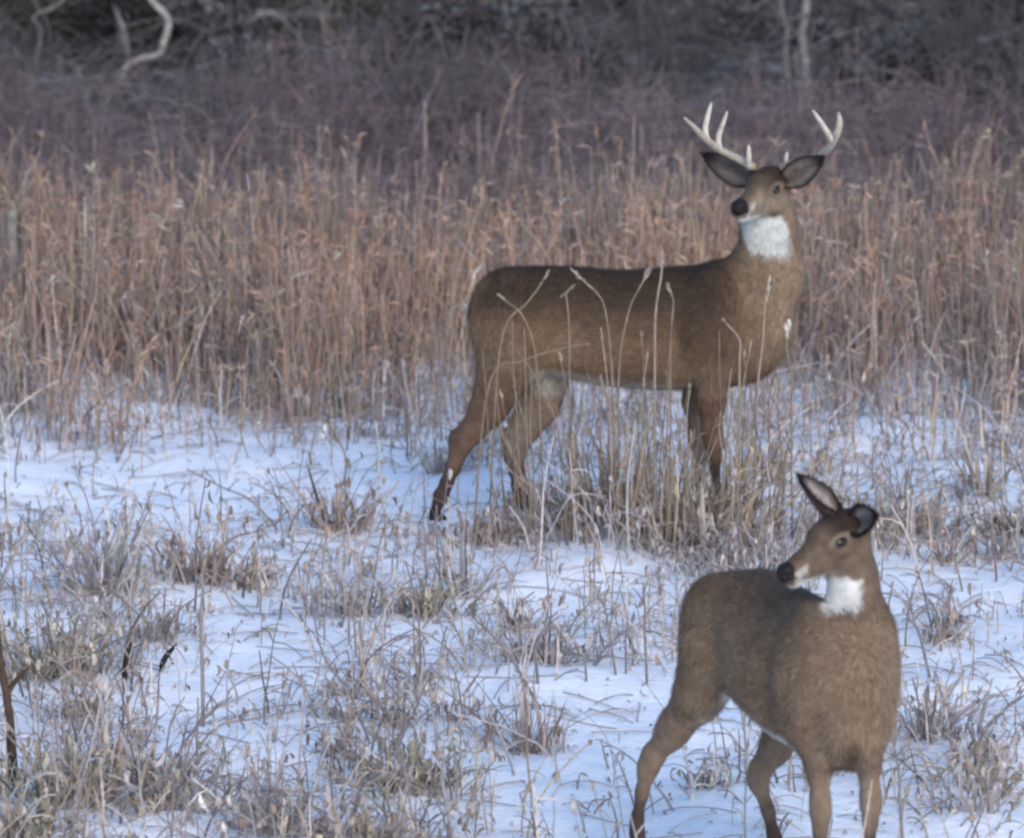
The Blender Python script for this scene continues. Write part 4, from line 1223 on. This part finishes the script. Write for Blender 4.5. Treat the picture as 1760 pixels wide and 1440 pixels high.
def make_shrub(seed, h, col, tcol, n=9):
    g = rng(seed)
    root = empty('bare_shrub', (0, 0, 0), 0, None, 'shrub', 'leafless shrubs along the wood edge')
    a, t = Bag(), Bag()
    for i in range(n):
        az = g.uniform(0, 6.28); d = np.array((math.cos(az) * g.uniform(.1, .8), math.sin(az) * g.uniform(.1, .8), 1.0)); d /= np.linalg.norm(d)
        p = np.array((g.normal(0, .10), g.normal(0, .10), -.05))
        L_ = h * g.uniform(.6, 1.1)
        limb(a, g, p, d, L_, .012 * g.uniform(.6, 1.2), 0, col, 8, .16)
        q = p + d * L_ * .4
        for j in range(7):
            o = p + d * L_ * g.uniform(.15, .8)
            nd = d * .4 + g.normal(0, .7, 3); nd /= np.linalg.norm(nd)
            limb(t, g, o, nd, L_ * g.uniform(.25, .5), .0045, 1, tcol, 6, .3, 4)
    tag(a.build('stem_cluster', M_TWIG, root), kind='stuff'); tag(t.build('twig_mass', M_TWIG, root), kind='stuff')
    return root

SH = [make_shrub(201, 1.0, (0.087, 0.081, 0.081), (0.077, 0.071, 0.073)), make_shrub(202, 1.3, (0.105, 0.096, 0.094), (0.087, 0.079, 0.081)), make_shrub(203, .8, (0.124, 0.107, 0.108), (0.102, 0.088, 0.093), 12)]
SHL = ('dark grey bare shrub', 'tall grey brown bare shrub', 'low mauve bare shrub')
WM = [(250, 60, 'pale bent branch'), (1220, 200, 'left antler'), (1440, 200, 'right antler'), (1385, 80, 'pale thin sapling'), (770, 60, 'snowy shrub'), (480, 30, 'level grey log'), (730, 180, 'tall pale broken stalk'),
      (1640, 20, 'cedar at the top right'), (90, 20, 'cedar at the top left'), (1000, 100, 'wood edge above the back of the buck'), (1700, 240, 'dark stalk at the right'), (360, 250, 'pale stalk above the rusty grass')]
g = rng(210)
first = [True, True, True]
for i in range(44):
    y_ = g.uniform(36.3, 46.5) if i % 3 else g.uniform(35.5, 39.5)
    x_ = g.uniform(-1, 1) * (y_ * .082 + 1.2)
    if abs(x_ - (-2.35)) < .55 and y_ < 40.3: continue
    if y_ < 39.2 and abs(880 + x_ * FPX / y_ - 1382) < 110: continue
    kd = (0, 1, 0, 2)[i % 4] if y_ > 38.5 else 2
    loc, rz, s_ = (x_, y_, float(hgt(x_, y_))), g.uniform(0, 6.28), g.uniform(.55, 1.05)
    sx, sy = 880 + x_ * FPX / y_, 720 - FPX * math.tan(PITCH - math.atan((CAM_H - .3) / y_))
    shl = place_label(SHL[kd], sx, sy, WM)
    if first[kd]:
        first[kd] = False
        o = SH[kd]; o.location = loc; o.rotation_euler = (0, 0, rz); o.scale = (s_,) * 3; o['label'] = shl
    else: copy_thing(SH[kd], loc, rz, s_, shl)

# fallen twigs and brush on the wood floor
A = Acc()
n = 3600
x, y = g.uniform(-5.5, 5.5, n), g.uniform(36.2, 47, n)
az, L_ = g.uniform(0, 6.28, n), g.uniform(.15, 1.0, n)
t = np.linspace(0, 1, 6)[None]
px_ = x[:, None] + np.cos(az)[:, None] * t * L_[:, None] + g.normal(0, .025, (n, 6)); py_ = y[:, None] + np.sin(az)[:, None] * t * L_[:, None]
up = g.uniform(0, .55, n) ** 1.5
pp = np.stack([px_, py_, hgt(px_, py_) + up[:, None] * np.sin(t * g.uniform(.8, 3.0, (n, 1))) * 1.1 + g.normal(0, .012, (n, 6))], -1)
A.add(prisms(pp, g.uniform(.002, .0075, n)[:, None] * np.linspace(1, .5, 6)[None], pal(g, n, ((0.093, 0.087, 0.087), (0.062, 0.058, 0.058), (0.130, 0.124, 0.124), (0.099, 0.081, 0.084), (0.211, 0.205, 0.208)), (4, 4, 2.5, 2, .5), .2), 4, 77))
tag(A.build('fallen_brush', M_TWIG), kind='stuff')

# leafy mounds: brambles and evergreen scrub that make the dark and the grey patches of the wood edge
def make_mound(seed, cols):
    g = rng(seed)
    root = empty('bramble_bush', (0, 0, 0), 0, None, 'bush', 'bramble bushes along the wood edge')
    A = Acc(); n = 3400
    d = g.normal(0, 1, (n, 3)); d[:, 2] = np.abs(d[:, 2]); d /= np.linalg.norm(d, axis=1, keepdims=True)
    lob = 1 + .28 * np.sin(d[:, 0] * 5 + seed) * np.sin(d[:, 1] * 4 + 1) + .2 * np.sin(d[:, 2] * 9 + d[:, 0] * 6)
    b0 = d * (lob * g.uniform(.35, 1, n) ** .5)[:, None] * (.62, .5, .55)
    q = g.normal(0, 1, (n, 3)) + (0, 0, .2); q /= np.linalg.norm(q, axis=1, keepdims=True)
    t_ = np.linspace(0, 1, 3)[None, :, None]
    pp = b0[:, None] + q[:, None] * t_ * g.uniform(.03, .09, (n, 1, 1))
    s_ = np.cross(q, g.normal(0, 1, (n, 3))); s_ /= np.linalg.norm(s_, axis=1, keepdims=True)
    A.add(strips(pp, np.repeat(np.array([[.006, .016, .003]]), n, 0), s_, pal(g, n, cols, (3, 2), .28)))
    tag(A.build('leaf_mass', M_TWIG, root), kind='stuff')
    c = Acc(); m = 60
    d = g.normal(0, 1, (m, 3)); d[:, 2] = np.abs(d[:, 2]) * .7 + .2; d /= np.linalg.norm(d, axis=1, keepdims=True)
    t = np.linspace(0, 1, 7)[None, :, None]
    pp = d[:, None] * t * g.uniform(.5, 1.0, (m, 1, 1)) * (1, .8, 1.1) + np.array((0, 0, -.45)) * t ** 3 * g.uniform(.4, 1.3, (m, 1, 1)) + g.normal(0, .012, (m, 7, 3)) - (0, 0, .04)
    c.add(prisms(pp, np.repeat(np.linspace(.0055, .002, 7)[None], m, 0), pal(g, m, (tuple(np.array(cols[1]) * 1.8),), (1,), .2), 4, seed))
    tag(c.build('cane_mass', M_TWIG, root), kind='stuff')
    return root
MC = (((.022, .022, .021), (.035, .033, .031)), ((.090, .090, .094), (.130, .130, .136)), ((.040, .036, .034), (.065, .052, .054)))
MN = ('dark leafy bramble bush', 'pale grey bramble bush', 'brown grey bramble bush')
MD = [make_mound(270 + i, MC[i]) for i in range(3)]
fm = [True] * 3
for i in range(44):
    y_ = g.uniform(37.8, 45.5); x_ = g.uniform(-1, 1) * (y_ * .080 + .8)
    if abs(x_ + 2.35) < .5 and y_ < 40.4: continue
    if y_ < 39.2 and abs(880 + x_ * FPX / y_ - 1382) < 110: continue
    kd = (0, 1, 0, 2, 1)[i % 5]; s_ = g.uniform(.45, 1.05); loc = (x_, y_, float(hgt(x_, y_)) - .03); rz = g.uniform(0, 6.28)
    sx, sy = 880 + x_ * FPX / y_, 720 - FPX * math.tan(PITCH - math.atan((CAM_H - .3) / y_))
    lb = place_label(MN[kd], sx, sy, WM)
    if fm[kd]:
        fm[kd] = False; o = MD[kd]; o.location = loc; o.rotation_euler = (0, 0, rz); o.scale = (s_, s_, s_); o['label'] = lb
    else: copy_thing(MD[kd], loc, rz, s_, lb)

# evergreen boughs: dark cedars whose skirts reach into the top of the picture
def make_cedar(seed, h):
    g = rng(seed)
    root = empty('cedar_tree', (0, 0, 0), 0, None, 'tree', 'dark cedars at the wood edge')
    t = Bag(); t.tube([(0, 0, -.1), (.02, .01, h * .4), (0, .03, h)], (0.068, 0.043, 0.006), 9, (0.099, 0.071, 0.056)); t.build('trunk', M_BARK, root)
    A = Acc(); n = 15000
    zf = g.uniform(0, 1, n) ** 1.25
    R_ = (1 - zf) ** .8 * 1.15 * (.75 + .25 * np.sin(zf * 23 + g.uniform(0, .6, n)))
    az = g.uniform(0, 6.28, n)
    rr = R_ * np.sqrt(g.uniform(.12, 1, n)) * (1 + .22 * np.sin(az * 5 + zf * 9))
    b0 = np.stack([rr * np.cos(az), rr * np.sin(az), .18 + zf * (h - .2) - .18 * rr], -1)
    d = np.stack([np.cos(az), np.sin(az), g.normal(.1, .5, n)], -1) + g.normal(0, .5, (n, 3)); d /= np.linalg.norm(d, axis=1, keepdims=True)
    t_ = np.linspace(0, 1, 3)[None, :, None]
    pp = b0[:, None] + d[:, None] * t_ * g.uniform(.05, .15, (n, 1, 1)) + np.array((0, 0, -.04)) * t_ ** 2
    s_ = np.cross(d, g.normal(0, 1, (n, 3))); s_ /= np.linalg.norm(s_, axis=1, keepdims=True)
    A.add(strips(pp, np.repeat(np.array([[.008, .014, .003]]), n, 0), s_, pal(g, n, ((0.052, 0.052, 0.042), (0.07, 0.064, 0.052), (0.087, 0.078, 0.064)), (4, 3, 1.5), .25)))
    tag(A.build('crown', M_TWIG, root), kind='stuff')
    return root
CD = make_cedar(220, 3.6)
CL = ('dark olive cedar left of the pale bent branch', 'dark cedar behind the pale bent branch', 'dark cedar in the top right with its skirt behind grey shrubs', 'dark cedar at the top middle behind the antlers', 'dark cedar behind the snowy shrub at the top')
for i, (px, y_, s_) in enumerate(((90, 43.6, 1.1), (370, 43.2, 1.0), (1640, 44.0, .9), (1330, 44.6, 1.0), (640, 45.2, 1.0))):
    p = at(px, 0, y_); loc = (p[0], y_, float(hgt(p[0], y_)))
    if i == 0: CD.location = loc; CD.scale = (s_,) * 3; CD['label'] = CL[0]
    else: copy_thing(CD, loc, i * 1.3, s_, CL[i])

# bare trees
def make_tree(seed, h, r, col):
    g = rng(seed)
    root = empty('bare_tree', (0, 0, 0), 0, None, 'tree', 'leafless trees of the wood')
    t, c_ = Bag(), Bag()
    path = catmull([(0, 0, -.15), (g.normal(0, .1), g.normal(0, .1), h * .35), (g.normal(0, .25), g.normal(0, .25), h * .7), (g.normal(0, .4), g.normal(0, .4), h)], 18)
    t.tube(path, np.linspace(r, r * .2, 18) * (1 + .5 * np.exp(-np.linspace(0, 12, 18))), 10, col)
    t.build('trunk', M_BARK, root)
    for i in range(16):
        f = g.uniform(.22, .98); o = path[int(f * 17)]
        az = g.uniform(0, 6.28); d = np.array((math.cos(az), math.sin(az), g.uniform(.2, 1.0))); d /= np.linalg.norm(d)
        limb(c_, g, o, d, h * (.42 - .25 * f), r * .35 * (1.1 - f * .6), 2, col, 8, .2, 5)
    tag(c_.build('crown', M_TWIG, root), kind='stuff')
    return root
TR = [make_tree(231, 7.5, .15, (0.074, 0.065, 0.061)), make_tree(232, 6.0, .085, (0.105, 0.093, 0.087))]
TL = ('thick grey barked bare tree deep in the wood', 'slender pale barked bare tree deep in the wood')
g = rng(240)
ft = [True, True]
for i in range(26):
    y_ = g.uniform(44.5, 62); x_ = g.uniform(-1, 1) * (y_ * .085 + 3)
    kd = i % 2; loc = (x_, y_, float(hgt(x_, y_)))
    if ft[kd]: ft[kd] = False; o = TR[kd]; o.location = loc; o['label'] = TL[kd]
    else: copy_thing(TR[kd], loc, g.uniform(0, 6.28), g.uniform(.8, 1.2), TL[kd])

# saplings and dead limbs in view
def woods_limb(name, label, cat, pts, rads, col, twigs, seed, grp=None):
    P = np.array([at(*q) for q in pts]); P[0, 2] = float(hgt(P[0, 0], P[0, 1])) - .03
    root = empty(name, P[0], 0, label, cat, grp)
    C_ = catmull(P - P[0], 5 * len(P)); b_ = Bag()
    b_.tube(C_, np.interp(np.linspace(0, 1, len(C_)), np.linspace(0, 1, len(rads)), rads), 8, col); b_.build('stem', M_BARK, root)
    g = rng(seed); w = Bag()
    for i in range(twigs):
        o = C_[g.integers(len(C_) // 3, len(C_))]; d = g.normal(0, 1, 3) + (0, 0, .5); d /= np.linalg.norm(d)
        limb(w, g, o, d, g.uniform(.15, .5), .008, 1, tuple(np.array(col) * .7), 6, .3, 3)
    if twigs: tag(w.build('side_branch_cluster', M_TWIG, root), kind='stuff')
    return root
PB = (0.310, 0.276, 0.260)
woods_limb('dead_branch', 'pale bent bare branch hanging down at the top left', 'branch',
           [(208, 132, 40.2), (216, 116, 40.2), (240, 102, 40.25), (272, 95, 40.3), (281, 75, 40.35), (289, 35, 40.4), (262, 2, 40.45), (225, -60, 40.6), (215, -150, 40.9), (235, -300, 41.2)],
           (.016, .018, .018, .019, .020, .021, .018, .018, .020, .02), PB, 0, 1)
woods_limb('dead_branch', 'short pale forked stub left of the pale bent branch', 'branch', [(222, 110, 40.9), (216, 70, 40.9), (208, 40, 40.9), (195, 10, 41.0)], (.018, .016, .013, .006), (0.211, 0.186, 0.174), 3, 2)
woods_limb('sapling', 'pale thin sapling rising behind the right antler', 'tree', [(1388, 175, 38.6), (1384, 120, 38.65), (1378, 60, 38.7), (1386, 0, 38.7), (1380, -200, 38.8), (1390, -500, 38.9)], (.034, .030, .027, .024, .017, .006), (.185, .175, .172), 16, 3)
woods_limb('sapling', 'second grey sapling left of the pale thin sapling behind the antlers', 'tree', [(1362, 170, 39.0), (1350, 110, 39.0), (1352, 50, 39.0), (1340, -20, 39.1), (1330, -300, 39.2)], (.018, .016, .015, .013, .006), (.19, .18, .178), 12, 4)
woods_limb('dead_branch', 'grey log lying level across the wood floor at the top left', 'log', [(100, 30, 43.0), (60, 12, 43.05), (20, 22, 43.1), (-40, 34, 43.2)], (.03, .03, .028, .022), (.22, .21, .21), 2, 5)
woods_limb('dead_branch', 'grey log lying level right of the pale bent branch', 'log', [(375, 62, 42.3), (430, 30, 42.35), (500, 26, 42.4), (580, 28, 42.5)], (.028, .03, .028, .02), (.22, .212, .215), 4, 6)
woods_limb('dead_branch', 'pale forked dead branch at the very top left corner', 'branch', [(60, 90, 41.2), (70, 55, 41.2), (58, 30, 41.3), (100, 8, 41.3), (130, -30, 41.4)], (.014, .013, .012, .010, .006), (.16, .15, .148), 5, 31)
woods_limb('dead_branch', 'pale twisted dead branch above the back of the buck', 'branch', [(955, 150, 39.6), (950, 118, 39.6), (985, 100, 39.6), (1000, 70, 39.7), (1040, 55, 39.7)], (.014, .013, .012, .010, .006), (.25, .245, .25), 6, 32)
woods_limb('dead_branch', 'short pale upright stub right of the pale bent branch', 'branch', [(368, 80, 41.2), (364, 50, 41.2), (360, 20, 41.2), (352, -20, 41.3)], (.018, .017, .014, .008), (.32, .30, .295), 3, 33)
woods_limb('snowy_shrub', 'bare shrub with snow caught on its twigs at the top middle', 'shrub', [(770, 105, 40.6), (768, 70, 40.6), (780, 40, 40.6), (800, 10, 40.7), (815, -30, 40.8)], (.016, .014, .012, .01, .006), (0.136, 0.127, 0.127), 22, 7)
sb = [o for o in scene.objects if o.name.startswith('snowy_shrub')][0]
b_ = Bag(); g = rng(8)
for px, py, rx in ((765, 48, .05), (745, 35, .045), (775, 30, .055), (740, 15, .06), (790, 18, .05), (800, 8, .05)):
    c0 = at(px, py, 40.55) - np.array(sb.location)
    pth = [c0 + np.array((-rx, 0, -.01)), c0 + np.array((-rx * .3, 0, .012)), c0 + np.array((rx * .4, 0, .010)), c0 + np.array((rx, 0, .02))]
    b_.tube(catmull(pth, 8), (.003, .007, .011, .010, .012, .009, .007, .003), 7, (.36, .38, .42))
b_.build('caught_snow', M_BARK, sb)
woods_limb('dead_branch', 'grey broken post like stem standing at the left edge of the brown field', 'dead stem', [(22, 560, 29.3), (20, 480, 29.3), (19, 420, 29.3), (20, 362, 29.3)], (.030, .028, .026, .024), (0.205, 0.189, 0.177), 0, 9)
woods_limb('dead_branch', 'darker broken stem close beside the grey post like stem', 'dead stem', [(38, 540, 29.4), (37, 470, 29.4), (36, 420, 29.4), (37, 365, 29.4)], (.020, .020, .018, .017), (0.105, 0.090, 0.081), 0, 10)
for j, (px, py, top, d_, lb) in enumerate(((728, 420, 175, 33.4, 'tall pale broken stalk standing above the grass left of the buck'), (820, 430, 195, 33.0, 'thin tall stalk just left above the rump of the buck'),
                                     (362, 440, 258, 32.6, 'pale stalk standing above the rusty grass patch at left'), (1100, 420, 215, 33.2, 'thin pale stalk standing above the back of the buck'),
                                     (1590, 420, 262, 33.0, 'pale hooked stalk standing in the grass right of the antlers'), (1705, 420, 235, 33.2, 'dark stalk standing above the grass at the right'), (545, 440, 215, 33.1, 'bent stalk with a fluffy tip above the grass at left middle'))):
    woods_limb('tall_stalk', lb, 'plant stem', [(px, py, d_), (px - 3, (py * 2 + top) / 3, d_), (px + 3, (py + 2 * top) / 3, d_), (px + (2 if j != 4 else -12), top, d_)], (.010, .009, .008, .006), ((0.248, 0.205, 0.180), (0.186, 0.155, 0.143), (0.260, 0.223, 0.192), (0.211, 0.180, 0.161), (0.248, 0.211, 0.186), (0.062, 0.053, 0.056), (0.205, 0.167, 0.149))[j], 0, 20 + j, 'tall stalks above the brown grass')
